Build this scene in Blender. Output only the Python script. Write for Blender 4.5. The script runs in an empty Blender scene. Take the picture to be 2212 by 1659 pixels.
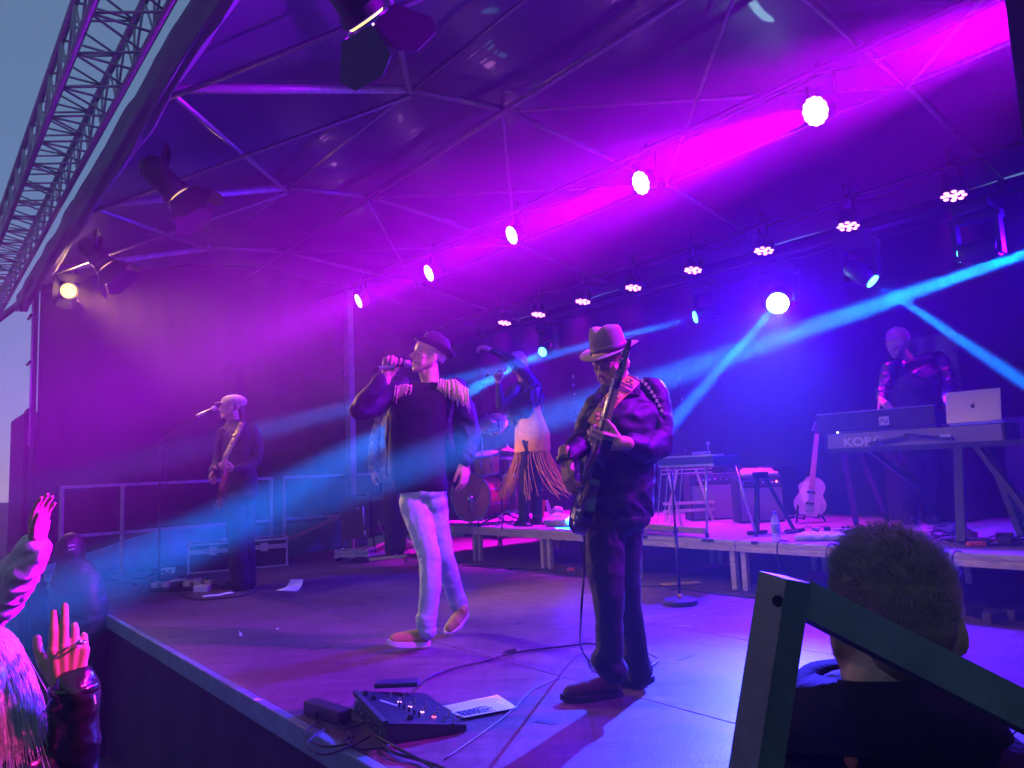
import bpy, bmesh, math, random
from math import radians, sin, cos, pi, sqrt
from mathutils import Vector as V, Matrix, Euler, noise
import numpy as np
random.seed(7)
S = bpy.context.scene
COL = S.collection

# ------------------------------------------------------------------ camera
# Metres. z = 0 is the stage deck, the audience stands 1.1 m lower. Camera over the heads of the audience.
CAM_H = 1.05
PIT = radians(6.5); ROL = 0.045; FPX = 1609.0; CX = 1106.0; CY = 829.5     # focal length for a 2212 px wide picture
_f = V((0, cos(PIT), sin(PIT))); _h = V((1, 0, 0)); _u = V((0, -sin(PIT), cos(PIT)))
CR = cos(ROL)*_h - sin(ROL)*_u; CU = sin(ROL)*_h + cos(ROL)*_u
CO = V((0, 0, CAM_H))
cam_d = bpy.data.cameras.new('camera'); cam = bpy.data.objects.new('camera', cam_d); COL.objects.link(cam)
m3 = Matrix((CR, CU, -_f)).transposed()
cam.matrix_world = Matrix.Translation(CO) @ m3.to_4x4()
cam_d.sensor_width = 36; cam_d.lens = 36*FPX/2212.0; cam_d.clip_start = 0.02; cam_d.clip_end = 500
S.camera = cam

# ------------------------------------------------------------------ world: overcast dusk
W = bpy.data.worlds.new('World'); S.world = W; W.use_nodes = True
nt = W.node_tree; bg = nt.nodes['Background']
sky = nt.nodes.new('ShaderNodeTexSky'); sky.sky_type = 'NISHITA'; sky.sun_disc = False
sky.sun_elevation = radians(6.0); sky.sun_rotation = radians(318)
sky.air_density = 1.3; sky.dust_density = 0.2; sky.ozone_density = 8.0
tint = nt.nodes.new('ShaderNodeMix'); tint.data_type = 'RGBA'; tint.blend_type = 'MULTIPLY'; tint.inputs[0].default_value = 1
tint.inputs[7].default_value = (1.0, .86, 1.15, 1)                 # violet grey evening cloud
cloud = nt.nodes.new('ShaderNodeMix'); cloud.data_type = 'RGBA'; cloud.inputs[0].default_value = .72   # even cloud cover over the clear sky
cloud.inputs[7].default_value = (1.25, 2.0, 2.85, 1)
nt.links.new(sky.outputs[0], tint.inputs[6]); nt.links.new(tint.outputs[2], cloud.inputs[6]); nt.links.new(cloud.outputs[2], bg.inputs[0]); bg.inputs[1].default_value = 0.15
sd = bpy.data.lights.new('sun', 'SUN'); sd.energy = 0.03; sd.angle = radians(20); sd.color = (1, .9, .8)
sun = bpy.data.objects.new('sun', sd); COL.objects.link(sun)
sun.rotation_euler = (radians(84), 0, radians(180-318)); sun.location = (0, -5, 12)

vs = S.view_settings
vs.view_transform = 'Standard'; vs.look = 'None'; vs.gamma = 1.0; vs.exposure = -0.3; vs.use_curve_mapping = False
cy = S.cycles
cy.use_denoising = True
try: cy.denoiser = 'OPENIMAGEDENOISE'; cy.denoising_input_passes = 'RGB_ALBEDO_NORMAL'
except Exception: pass
cy.max_bounces = 5; cy.diffuse_bounces = 2; cy.glossy_bounces = 3; cy.transmission_bounces = 4
cy.volume_bounces = 1; cy.transparent_max_bounces = 8
cy.sample_clamp_indirect = 3.0; cy.sample_clamp_direct = 0
cy.use_light_tree = True; cy.caustics_reflective = False; cy.caustics_refractive = False

# ------------------------------------------------------------------ where things stand
def ray(px, py): return _f + CR*((px-CX)/FPX) - CU*((py-CY)/FPX)
T = V((.635, -.772, 0)).normalized(); N = V((.772, .635, 0)).normalized()   # along the stage front, and into the stage
STG = math.atan2(T.y, T.x)                                                  # turn of the stage against the camera axes
def onz(px, py, z=0.0):
    d = ray(px, py); return CO + d*((z-CAM_H)/d.z)
def onv(px, py, v):
    d = ray(px, py); return CO + d*(v/d.dot(N))
def ony(px, py, y):
    d = ray(px, py); return CO + d*(y/d.y)
def uv(u, v, z=0.0): return T*u + N*v + V((0, 0, z))

# ------------------------------------------------------------------ materials
MATS = {}
def mat(name, col, rough=.6, metal=0.0, var=0.0, vscale=8.0, bump=0.0, bscale=60.0, emis=None, estr=0.0,
        spec=.5, stretch=None, trans=0.0, coat=0.0, sheen=0.0, alpha=1.0, crease=0.0, cscale=9.0):
    if name in MATS: return MATS[name]
    m = bpy.data.materials.new(name); m.use_nodes = True; t = m.node_tree; b = t.nodes['Principled BSDF']
    c = tuple(col)+(1,)
    b.inputs['Base Color'].default_value = c; b.inputs['Roughness'].default_value = rough
    b.inputs['Metallic'].default_value = metal; b.inputs['Specular IOR Level'].default_value = spec
    b.inputs['Transmission Weight'].default_value = trans; b.inputs['Coat Weight'].default_value = coat
    b.inputs['Sheen Weight'].default_value = sheen
    if alpha < 1: b.inputs['Alpha'].default_value = alpha
    if emis is not None:
        b.inputs['Emission Color'].default_value = tuple(emis)+(1,); b.inputs['Emission Strength'].default_value = estr
    tc = t.nodes.new('ShaderNodeTexCoord'); src = tc.outputs['Object']
    if stretch:
        mp = t.nodes.new('ShaderNodeMapping'); mp.inputs['Scale'].default_value = stretch
        t.links.new(src, mp.inputs[0]); src = mp.outputs[0]
    if var > 0:
        n = t.nodes.new('ShaderNodeTexNoise'); n.inputs['Scale'].default_value = vscale
        n.inputs['Detail'].default_value = 6; n.inputs['Roughness'].default_value = .65
        t.links.new(src, n.inputs[0])
        r = t.nodes.new('ShaderNodeValToRGB'); t.links.new(n.outputs[0], r.inputs[0])
        r.color_ramp.elements[0].position = .3; r.color_ramp.elements[1].position = .7
        r.color_ramp.elements[0].color = tuple(max(0, x*(1-var)) for x in col)+(1,)
        r.color_ramp.elements[1].color = tuple(min(1, x*(1+var)) for x in col)+(1,)
        t.links.new(r.outputs[0], b.inputs['Base Color'])
        mr = t.nodes.new('ShaderNodeMapRange'); mr.inputs[3].default_value = max(.03, rough-.12); mr.inputs[4].default_value = min(1, rough+.12)
        t.links.new(n.outputs[0], mr.inputs[0]); t.links.new(mr.outputs[0], b.inputs['Roughness'])
    if bump > 0:
        n2 = t.nodes.new('ShaderNodeTexNoise'); n2.inputs['Scale'].default_value = bscale; n2.inputs['Detail'].default_value = 4
        t.links.new(src, n2.inputs[0])
        bp = t.nodes.new('ShaderNodeBump'); bp.inputs['Strength'].default_value = bump; bp.inputs['Distance'].default_value = .01
        t.links.new(n2.outputs[0], bp.inputs['Height']); t.links.new(bp.outputs[0], b.inputs['Normal'])
        if crease > 0:
            n3 = t.nodes.new('ShaderNodeTexNoise'); n3.noise_type = 'RIDGED_MULTIFRACTAL'; n3.inputs['Scale'].default_value = cscale; n3.inputs['Detail'].default_value = 3; n3.inputs['Distortion'].default_value = 1.2
            t.links.new(src, n3.inputs[0]); b3 = t.nodes.new('ShaderNodeBump'); b3.inputs['Strength'].default_value = crease; b3.inputs['Distance'].default_value = .02
            t.links.new(n3.outputs[0], b3.inputs['Height']); t.links.new(b3.outputs[0], bp.inputs['Normal'])
    MATS[name] = m
    return m

# ------------------------------------------------------------------ objects
def meta(o, label=None, cat=None, group=None, kind=None):
    if label: o['label'] = label
    if cat: o['category'] = cat
    if group: o['group'] = group
    if kind: o['kind'] = kind
    return o
def rootm(p):
    while p.parent is not None: p = p.parent
    return p.matrix_basis.copy()
def thing(name, label, cat, loc=(0, 0, 0), rotz=0.0, group=None):
    o = bpy.data.objects.new(name, None); COL.objects.link(o); o.empty_display_size = .1
    o.location = loc; o.rotation_euler = (0, 0, rotz)
    return meta(o, label, cat, group)
def dup(root, loc=None, rotz=None, label=None, group=None):
    def rec(o, par):
        c = o.copy(); COL.objects.link(c)
        if par is not None: c.parent = par; c.matrix_parent_inverse = Matrix()
        for ch in list(o.children): rec(ch, c)
        return c
    c = rec(root, None)
    if loc is not None: c.location = loc
    if rotz is not None: c.rotation_euler = (0, 0, rotz)
    if label: c['label'] = label
    if group: c['group'] = group
    return c

def frame(d):
    d = V(d).normalized(); a = V((0, 0, 1)) if abs(d.z) < .95 else V((1, 0, 0))
    x = d.cross(a).normalized(); return x, x.cross(d).normalized(), d
class MB:
    """collects simple shapes into one mesh"""
    def __init__(s): s.v = []; s.f = []
    def add(s, vs_, fs):
        n = len(s.v); s.v += [V(q) for q in vs_]; s.f += [tuple(i+n for i in f) for f in fs]; return s
    def box(s, c, size, rz=0.0, M=None, bev=0.0):
        c = V(c); hx, hy, hz = [q/2 for q in size]
        if M is None: M = Matrix.Rotation(rz, 3, 'Z')
        if bev > 0:
            b = min(bev, hx*.9, hy*.9, hz*.9); bm = bmesh.new(); bmesh.ops.create_cube(bm, size=1)
            for q in bm.verts: q.co = V((q.co.x*2*hx, q.co.y*2*hy, q.co.z*2*hz))
            bmesh.ops.bevel(bm, geom=list(bm.edges), offset=b, segments=2, affect='EDGES', profile=.6)
            bm.verts.ensure_lookup_table()
            s.add([c + M @ q.co for q in bm.verts], [[w.index for w in f.verts] for f in bm.faces]); bm.free(); return s
        vs_ = [c + M @ V((x*hx, y*hy, z*hz)) for x in (-1, 1) for y in (-1, 1) for z in (-1, 1)]
        return s.add(vs_, [(0, 1, 3, 2), (4, 6, 7, 5), (0, 4, 5, 1), (2, 3, 7, 6), (0, 2, 6, 4), (1, 5, 7, 3)])
    def bar(s, a, b, w, h=None, up=(0, 0, 1)):
        a, b = V(a), V(b); d = (b-a); L = d.length; d.normalize()
        x = d.cross(V(up))
        if x.length < 1e-4: x = d.cross(V((1, 0, 0)))
        x.normalize(); y = x.cross(d); M = Matrix((x, d, y)).transposed()
        return s.box((a+b)/2, (w, L, h or w), M=M)
    def tube(s, pts, r, n=8, cap=True):
        pts = [V(q) for q in pts]; k = len(pts); rr = r if isinstance(r, (list, tuple)) else [r]*k
        base = len(s.v); x = None
        for i, q in enumerate(pts):
            d = (pts[min(i+1, k-1)]-pts[max(i-1, 0)])
            if d.length < 1e-9: d = V((0, 0, 1))
            d.normalize()
            if x is None: x = frame(d)[0]
            x = (x - d*x.dot(d))
            if x.length < 1e-6: x = frame(d)[0]
            x.normalize(); y = d.cross(x)
            for j in range(n):
                a = 2*pi*j/n; s.v.append(q + (x*cos(a)+y*sin(a))*rr[i])
        for i in range(k-1):
            for j in range(n):
                a = base+i*n+j; b = base+i*n+(j+1) % n
                s.f.append((a, b, b+n, a+n))
        if cap:
            s.f.append(tuple(base+j for j in range(n))[::-1]); s.f.append(tuple(base+(k-1)*n+j for j in range(n)))
        return s
    def lathe(s, c, axis, prof, n=20, ex=1.0, ring=False):
        """prof: list of (radius, height along axis)"""
        c = V(c); x, y, d = frame(axis); base = len(s.v); k = len(prof)
        for (r, h) in prof:
            for j in range(n):
                a = 2*pi*j/n; s.v.append(c + d*h + (x*cos(a)*ex+y*sin(a))*max(r, 1e-5))
        for i in range(k-1):
            for j in range(n):
                a = base+i*n+j; b = base+i*n+(j+1) % n; s.f.append((a, b, b+n, a+n))
        if ring:
            for j in range(n):
                a = base+(k-1)*n+j; b = base+(k-1)*n+(j+1) % n; s.f.append((a, b, base+(j+1) % n, base+j))
            return s
        s.f.append(tuple(base+j for j in range(n))[::-1]); s.f.append(tuple(base+(k-1)*n+j for j in range(n)))
        return s
    def ball(s, c, r, M=None, n=12):
        """r scalar or (x,y,z), M 3x3"""
        c = V(c); rx, ry, rz = (r, r, r) if not isinstance(r, (list, tuple)) else r
        M = M or Matrix.Identity(3); k = n//2; base = len(s.v)
        for i in range(1, k):
            th = pi*i/k
            for j in range(n):
                a = 2*pi*j/n; s.v.append(c + M @ V((rx*sin(th)*cos(a), ry*sin(th)*sin(a), rz*cos(th))))
        s.v.append(c + M @ V((0, 0, rz))); s.v.append(c + M @ V((0, 0, -rz))); t = len(s.v)-2
        for i in range(k-2):
            for j in range(n):
                a = base+i*n+j; b = base+i*n+(j+1) % n; s.f.append((a, a+n, b+n, b))
        for j in range(n):
            s.f.append((t, base+j, base+(j+1) % n)); s.f.append((t+1, base+(k-2)*n+(j+1) % n, base+(k-2)*n+j))
        return s
    def cap(s, a, b, ra, rb=None, n=14):
        rb = rb or ra
        """rounded tapered limb"""
        a, b = V(a), V(b); d = b-a; L = d.length
        if L < 1e-6: return s.ball(a, max(ra, rb), n=n)
        d.normalize(); P = []; R_ = []
        for i in range(1, 5):
            t = pi/2*i/4; P.append(a - d*ra*cos(t)); R_.append(ra*sin(t))
        for i in range(4, 0, -1):
            t = pi/2*i/4; P.append(b + d*rb*cos(t)); R_.append(rb*sin(t))
        return s.tube(P, R_, n)
    def prism(s, outline, d0, d1, M=None, o=(0, 0, 0)):
        """outline of (x,y) closed, extruded along local z from d0 to d1"""
        M = M or Matrix.Identity(3); o = V(o); n = len(outline)
        vs_ = [o + M @ V((x, y, d0)) for x, y in outline] + [o + M @ V((x, y, d1)) for x, y in outline]
        fs = [tuple(range(n))[::-1], tuple(range(n, 2*n))] + [(i, (i+1) % n, (i+1) % n+n, i+n) for i in range(n)]
        return s.add(vs_, fs)
    def grid(s, fn, nu, nv, thick=None):
        base = len(s.v)
        for i in range(nu+1):
            for j in range(nv+1): s.v.append(V(fn(i/nu, j/nv)))
        for i in range(nu):
            for j in range(nv):
                a = base+i*(nv+1)+j; s.f.append((a, a+1, a+nv+2, a+nv+1))
        return s
    def mesh(s, name):
        me = bpy.data.meshes.new(name); me.from_pydata([tuple(q) for q in s.v], [], s.f); me.update(); return me
    def obj(s, name, m, parent=None, smooth=False, label=None, cat=None, group=None, kind=None, local=False, thick=0.0):
        me = None
        if not local:
            if parent is not None:
                Mi = rootm(parent).inverted(); s.v = [Mi @ q for q in s.v]
                loc = None
            else:
                xs = [q.x for q in s.v]; ys = [q.y for q in s.v]; zs = [q.z for q in s.v]
                loc = V(((min(xs)+max(xs))/2, (min(ys)+max(ys))/2, min(zs))); s.v = [q-loc for q in s.v]
        else: loc = None
        me = s.mesh(name)
        bm = bmesh.new(); bm.from_mesh(me)
        if thick: bmesh.ops.solidify(bm, geom=list(bm.faces), thickness=thick)
        bmesh.ops.recalc_face_normals(bm, faces=list(bm.faces)); bm.to_mesh(me); bm.free()
        o = bpy.data.objects.new(name, me); COL.objects.link(o)
        if loc is not None: o.location = loc
        if m is not None: me.materials.append(m)
        if smooth is True:
            for p in me.polygons: p.use_smooth = True
        elif smooth:
            for p in me.polygons: p.use_smooth = True
            me.set_sharp_from_angle(angle=radians(smooth))
        if parent is not None: o.parent = parent
        return meta(o, label, cat, group, kind)

def remesh_obj(mb, name, m, parent=None, vox=.008, smooth=4, fold=0.0, fscale=9.0, fdir=None, sharp=None, **kw):
    """fuse the overlapping shapes of mb into one continuous skin"""
    me = mb.mesh(name+'_src'); o = bpy.data.objects.new(name+'_src', me); COL.objects.link(o)
    md = o.modifiers.new('r', 'REMESH'); md.mode = 'VOXEL'; md.voxel_size = vox
    sm = o.modifiers.new('s', 'SMOOTH'); sm.factor = .6; sm.iterations = smooth
    dg = bpy.context.evaluated_depsgraph_get(); dg.update()
    ev = o.evaluated_get(dg); m2 = bpy.data.meshes.new_from_object(ev)
    bpy.data.objects.remove(o); bpy.data.meshes.remove(me)
    n = len(m2.vertices); co = np.empty(n*3, 'f'); m2.vertices.foreach_get('co', co); co = co.reshape(-1, 3)
    if fold:
        nr = np.empty(n*3, 'f'); m2.vertices.foreach_get('normal', nr); nr = nr.reshape(-1, 3)
        st = fdir or (1, 1, 1)
        for i in range(n):
            q = V((co[i, 0]*st[0], co[i, 1]*st[1], co[i, 2]*st[2]))*fscale
            w = noise.noise(q*.6)*2.0
            d = 1-abs(noise.noise(q + V((w, w*.7, 0))))*2.2
            d2 = noise.noise(q*2.7+V((7, 3, 1)))*.35
            co[i] += nr[i]*fold*(d+d2)
    out = MB(); out.v = [V(q) for q in co.tolist()]; out.f = [tuple(p.vertices) for p in m2.polygons]
    bpy.data.meshes.remove(m2)
    return out.obj(name, m, parent, smooth=True, **kw)
# ------------------------------------------------------------------ stage lamps (each with its own light)
MAG = (0.42, 0.0, 1.0); BLU = (0.0, 0.24, 1.0); CYA = (0.0, 0.14, 1.0); WRM = (1.0, 0.52, 0.20)
black = mat('black_lamp_paint', (.012, .012, .014), .45, var=.3, vscale=30)
lens_w = mat('lit_magenta_lens', (.8, .6, .8), .3, emis=(1, .32, .95), estr=14)
lens_p = mat('lit_pink_diode', (.8, .5, .7), .3, emis=(1, .28, .72), estr=5)
lens_b = mat('lit_blue_lens', (.3, .7, .9), .3, emis=(.1, .75, 1), estr=6)
lens_bb = mat('lit_bright_blue_lens', (.6, .9, .95), .3, emis=(.45, .95, 1), estr=60)
lens_y = mat('lit_warm_lens', (.9, .8, .5), .3, emis=(1, .62, .12), estr=3.4)
chrome = mat('worn_steel', (.45, .45, .47), .3, .9, var=.2, vscale=40)

def spot(name, loc, tgt, power, col, ang, blend, parent, rad=.04, local=False):
    L = bpy.data.lights.new(name, 'SPOT'); L.energy = power; L.color = col
    L.spot_size = radians(ang); L.spot_blend = blend; L.shadow_soft_size = rad
    o = bpy.data.objects.new(name, L); COL.objects.link(o)
    d = (V(tgt)-V(loc)).normalized()
    Mw = Matrix.Translation(V(loc)) @ d.to_track_quat('-Z', 'Y').to_matrix().to_4x4()
    o.parent = parent; o.matrix_basis = rootm(parent).inverted() @ Mw
    return o

def rgbcan(name, pos, tgt, r, lens, label, group, ndiode, power, col, ang, blend=.6, rod_top=None, em=.045, core=0):
    """round flat LED par: body, yoke, ring of diodes, lens plate"""
    pos, tgt = V(pos), V(tgt); d = (tgt-pos).normalized(); x, y, d = frame(d)
    t = thing(name, label, 'stage light', pos, 0, group)
    MB().lathe(pos - d*.16, d, [(r*.55, 0), (r*.9, .03), (r, .06), (r, .155), (r*.93, .16)], 24).obj('housing', black, t, smooth=40)
    k = MB()
    for sx in (-1, 1): k.bar(pos + x*sx*(r+.015) - d*.08, pos + x*sx*(r+.015) + V((0, 0, r+.12)) - d*.08, .03, .006, up=x)
    k.bar(pos - x*(r+.018) + V((0, 0, r+.12)) - d*.08, pos + x*(r+.018) + V((0, 0, r+.12)) - d*.08, .03, .006)
    k.obj('yoke', black, t)
    if rod_top: MB().box(pos + V((0, 0, r+.12+.06)) - d*.08, (.04, .05, .12)).obj('clamp', black, t)
    pl = MB().lathe(pos + d*.001, d, [(r*.9, 0), (r*.9, .003)], 24).obj('lens_plate', black, t)
    rings = {12: [(.0, 1), (.33, 0), (.36, 3), (.76, 8)], 19: [(0, 1), (.38, 6), (.76, 12)], 7: [(0, 1), (.6, 6)]}[ndiode]
    er = em
    dd = MB()
    for (q, c) in rings:
        for i in range(c):
            a = 2*pi*i/c+.3; dd.lathe(pos + d*.004 + (x*cos(a)+y*sin(a))*q*r, d, [(er, 0), (er, .004), (er*.6, .010)], 10)
    dd.obj('diodes', lens, t, smooth=True)
    spot('light', pos + d*.03, tgt, power, col, ang, blend, t)
    if core: spot('core_beam', pos + d*.035, tgt, core, (.62, 0, 1), 20, 1.0, t)
    return t

# row of big magenta pars facing the audience, under the middle of the roof
for i, ((px, py), up, po) in enumerate(zip([(775, 650), (927, 590), (1106, 508), (1385, 395), (1762, 240), (2440, -60)],
                             (.9, .9, .5, .9, .8, 1.2), (900, 1700, 2000, 3600, 5600, 8000))):
    p = onv(px, py, 5.0)
    d = -N + V((0, 0, -.46)) + T*(-.22 if i < 5 else -.75)
    lab = ['leftmost and smallest of the glowing magenta round lamps in the slanting row', 'glowing magenta round lamp above the singer hat, second from the left in its row',
           'glowing magenta oval lamp high above the woman with raised arm', 'glowing magenta oval lamp high above the bassist hat',
           'largest white-hot magenta round lamp near the top right of the stage', 'magenta lamp behind the right corner post sending out the widest beam'][i]
    rgbcan('led_par', p, p+d*3, .102, lens_w, lab, 'magenta lamps under the roof middle', 19, po, MAG, 44 if i < 5 else 66, 1.0, True, em=.023 if i in (0, 2) else .028, core=(14000, 48000, 34000, 70000, 115000, 150000)[i])
_p = uv(.7, 5.0, 3.52); _t = rgbcan('led_par', _p, V((-1.0, 1.8, .55)), .102, lens_w, 'unseen magenta lamp added beyond the right picture edge to light the raised hand', 'magenta lamps under the roof middle', 19, 350, MAG, 60, 1.0, True, em=.028, core=0)  # unseen lamp, added to light the ringed hand from the right
spot('core_beam', _p + (V((-1.0, 1.8, .55))-_p).normalized()*.04, ony(178, 1385, 1.78), 6500, (1, .02, .42), 5.5, .9, _t)  # narrow pink light of the added lamp, put on the raised hand
# row of small pink pars pointing down at the back
back = [(1090, 697), (1163, 679), (1259, 651), (1368, 621), (1497, 583), (1650, 541), (1832, 488), (2060, 422)]
blab = ['faintest and leftmost small pink diode lamp, above the drum kit', 'small pink diode lamp second from the left, above the raised-arm singer',
        'small pink diode lamp just left of the grey fedora', 'small pink diode lamp above the right brim of the grey fedora',
        'dim pink diode lamp between the fedora and the bright blue lamp', 'pink diode lamp directly above the brightest blue lamp',
        'pink diode lamp above the keyboard player, second from the right', 'largest pink diode lamp at the far right, with round diodes showing']
for i, (px, py) in enumerate(back):
    p = onv(px, py, 7.0)
    rgbcan('small_led_par', p, p + V((0, 0, -2.6)) - N*.55, .105, lens_p, blab[i], 'pink diode lamps over the riser', 12,
           (3800, 3600, 2600, 1800, 900, 1200, 220, 700)[i], (.62, .0, .9), 62, .9, True, em=.022)
# moving heads, blue, in a row lower down
def moving(px, py, tgt, power, ang, lens, label, v=6.4, fixed=None, r=.07, blend=.35, col=BLU, fill=1100, core=None):
    p = V(fixed) if fixed else onv(px, py, v); tgt = V(tgt); d = (tgt-p).normalized(); x, y, _ = frame(d)
    t = thing('moving_head_light', label, 'stage light', p, 0, 'blue moving head lamps')
    MB().lathe(p - d*.26, d, [(r*.9, 0), (r*1.25, .04), (r*1.3, .16), (r*1.12, .25), (r*1.05, .256)], 20).obj('head', black, t, smooth=40)
    MB().lathe(p, d, [(r*.9, 0), (r*.9, .006), (r*.5, .016)], 20).obj('lens', lens, t, smooth=True)
    c = p - d*.12; k = MB()
    for sx in (-1, 1): k.box(c + T*sx*(r+.07) + V((0, 0, .10)), (.035, .09, .30), STG)
    k.box(c + V((0, 0, .24)), (2*r+.2, .10, .05), STG); k.obj('yoke', black, t)
    MB().box(c + V((0, 0, .31)), (.24, .22, .09), STG, bev=.015).obj('base', black, t)
    if power: spot('light', p + d*.025, tgt, power, col, ang, blend, t, rad=.03); spot('blue_fill_light', p + d*.03, tgt, fill, (.06, .0, 1), 110, 1.0, t, rad=.05)  # second light: wide blue fill added to brighten the haze
    if core: spot('core_beam', p + d*.02, core[0], core[1], (0, .10, 1), core[2], .8, t, rad=.03)
    return t
moving(2340, 505, ony(700, 1070, 4.1), 2900000, 3.2, lens_b, 'blue beam lamp beyond the right edge of the picture', blend=1.0)
moving(2078, 550, ony(1380, 697, 8.3), 2600000, 3.0, lens_b, 'cyan lit moving lamp at the far right above the laptop', v=6.0, blend=1.0)
moving(1885, 607, ony(2330, 905, 5.4), 2000000, 4.2, lens_b, 'blue moving lamp above the keyboard player shining down to the right', blend=1.0)
moving(1680, 655, ony(1500, 1480, 3.0), 8500, 36, lens_bb, 'brightest blue-white moving lamp with a wide glow above the steel guitar', r=.11, blend=1.0, fill=8500, col=(.015, .10, 1), core=(ony(1410, 960, 7.6), 6500000, 6.0))
moving(1502, 685, ony(545, 936, 7.60), 1900000, 3.4, lens_b, 'small blue moving lamp right of the grey fedora', blend=1.0)
moving(1172, 760, ony(520, 1110, 6.6), 700000, 6.5, lens_b, 'distant blue moving lamp behind the woman with raised arm', blend=1.0)

# warm theatre fresnels with barn doors on the front edge of the roof
def fresnel(p, tgt, label, lit, power, r=.085, open_=1.0, L=.34, ang=72, core=None):
    p, tgt = V(p), V(tgt); d = (tgt-p).normalized(); x, y, _ = frame(d)
    t = thing('barn_door_spotlight', label, 'stage light', p, 0, 'warm spotlights with barn doors along the roof edge')
    MB().lathe(p - d*L, d, [(r*.7, 0), (r*1.0, .04), (r*1.05, .06), (r*1.05, L-.06), (r*1.25, L-.05), (r*1.25, L-.005), (r*1.1, L)], 24).obj('housing', black, t, smooth=40)
    k = MB()
    for i in range(5): k.lathe(p - d*(L-.05-.035*i), d, [(r*1.12, 0), (r*1.12, .012)], 24)
    k.obj('cooling_fin', black, t)
    MB().lathe(p - d*.004, d, [(r*1.05, 0), (r*1.05, .006), (r*.85, .024), (r*.5, .038), (r*.1, .044)], 24).obj('lens', lens_y, t, smooth=True)
    MB().lathe(p + d*.008, d, [(r*1.2, 0), (r*1.3, .004), (r*1.3, .012), (r*1.18, .016), (r*1.14, .004)], 24, ring=True).obj('door_frame', chrome, t, smooth=40)
    for a, wd in ((0, 1.0), (pi/2, 1.0), (pi, 1.0), (3*pi/2, 1.0)):
        o = x*cos(a)+y*sin(a); s_ = -x*sin(a)+y*cos(a); tilt = .55*open_
        dirn = (d*cos(tilt) + o*sin(tilt)).normalized(); a0 = p + d*.02 + o*r*1.25; w0 = r*1.15; w1 = r*1.95; h = r*2.5
        q = MB(); th = dirn.cross(s_).normalized()*.002
        pts = [a0 - s_*w0, a0 + s_*w0, a0 + s_*w1 + dirn*h*.72, a0 + s_*w1*.55 + dirn*h, a0 - s_*w1*.55 + dirn*h, a0 - s_*w1 + dirn*h*.72]
        q.add([z-th for z in pts] + [z+th for z in pts], [tuple(range(6))[::-1], tuple(range(6, 12))] + [(i, (i+1) % 6, (i+1) % 6+6, i+6) for i in range(6)])
        q.obj('barn_door', black, t)
    k = MB()
    for sx in (-1, 1): k.bar(p - d*.18 + x*sx*r*1.3, p - d*.12 + x*sx*r*1.3 + V((0, 0, .26)), .03, .006, up=x)
    k.bar(p - d*.12 - x*r*1.34 + V((0, 0, .26)), p - d*.12 + x*r*1.34 + V((0, 0, .26)), .03, .006); k.obj('yoke', black, t)
    if power: spot('light', p + d*.035, tgt, power, WRM, ang, .8, t, rad=.05)
    if core: spot('core_beam', p + d*.04, core[0], core[1], (1, .5, .16), core[2], 1.0, t, rad=.05)
    return t
fresnel(onv(790, 40, 1.5), uv(-3.2, 3.8, 1.0), 'large black spotlight with open barn doors at the top of the picture', 1, 330, r=.085)
fresnel(onv(388, 425, 1.5), uv(-4.9, 3.4, .9), 'middle black barn door spotlight of the three hanging at the left roof edge', 1, 420, core=(uv(-4.9, 3.6, .6), 1300, 26))
fresnel(onv(232, 578, 1.5), uv(-7.2, 3.4, .9), 'black spotlight with barn doors just above and right of the glowing yellow lens', 1, 380, core=(ony(1135, 930, 8.2), 2100, 20))
fresnel(onv(148, 628, 1.5), uv(-3.2, 2.2, 1.4), 'lamp with round glowing yellow lens at the left corner of the roof', 1, 750, core=(uv(-6.5, 2.6, 2.0), 3800, 30))
fresnel(uv(-.2, 1.5, 3.1), uv(-3.4, 3.3, 1.1), 'last barn door spotlight of the roof edge row, above the picture', 1, 170, ang=50)
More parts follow.
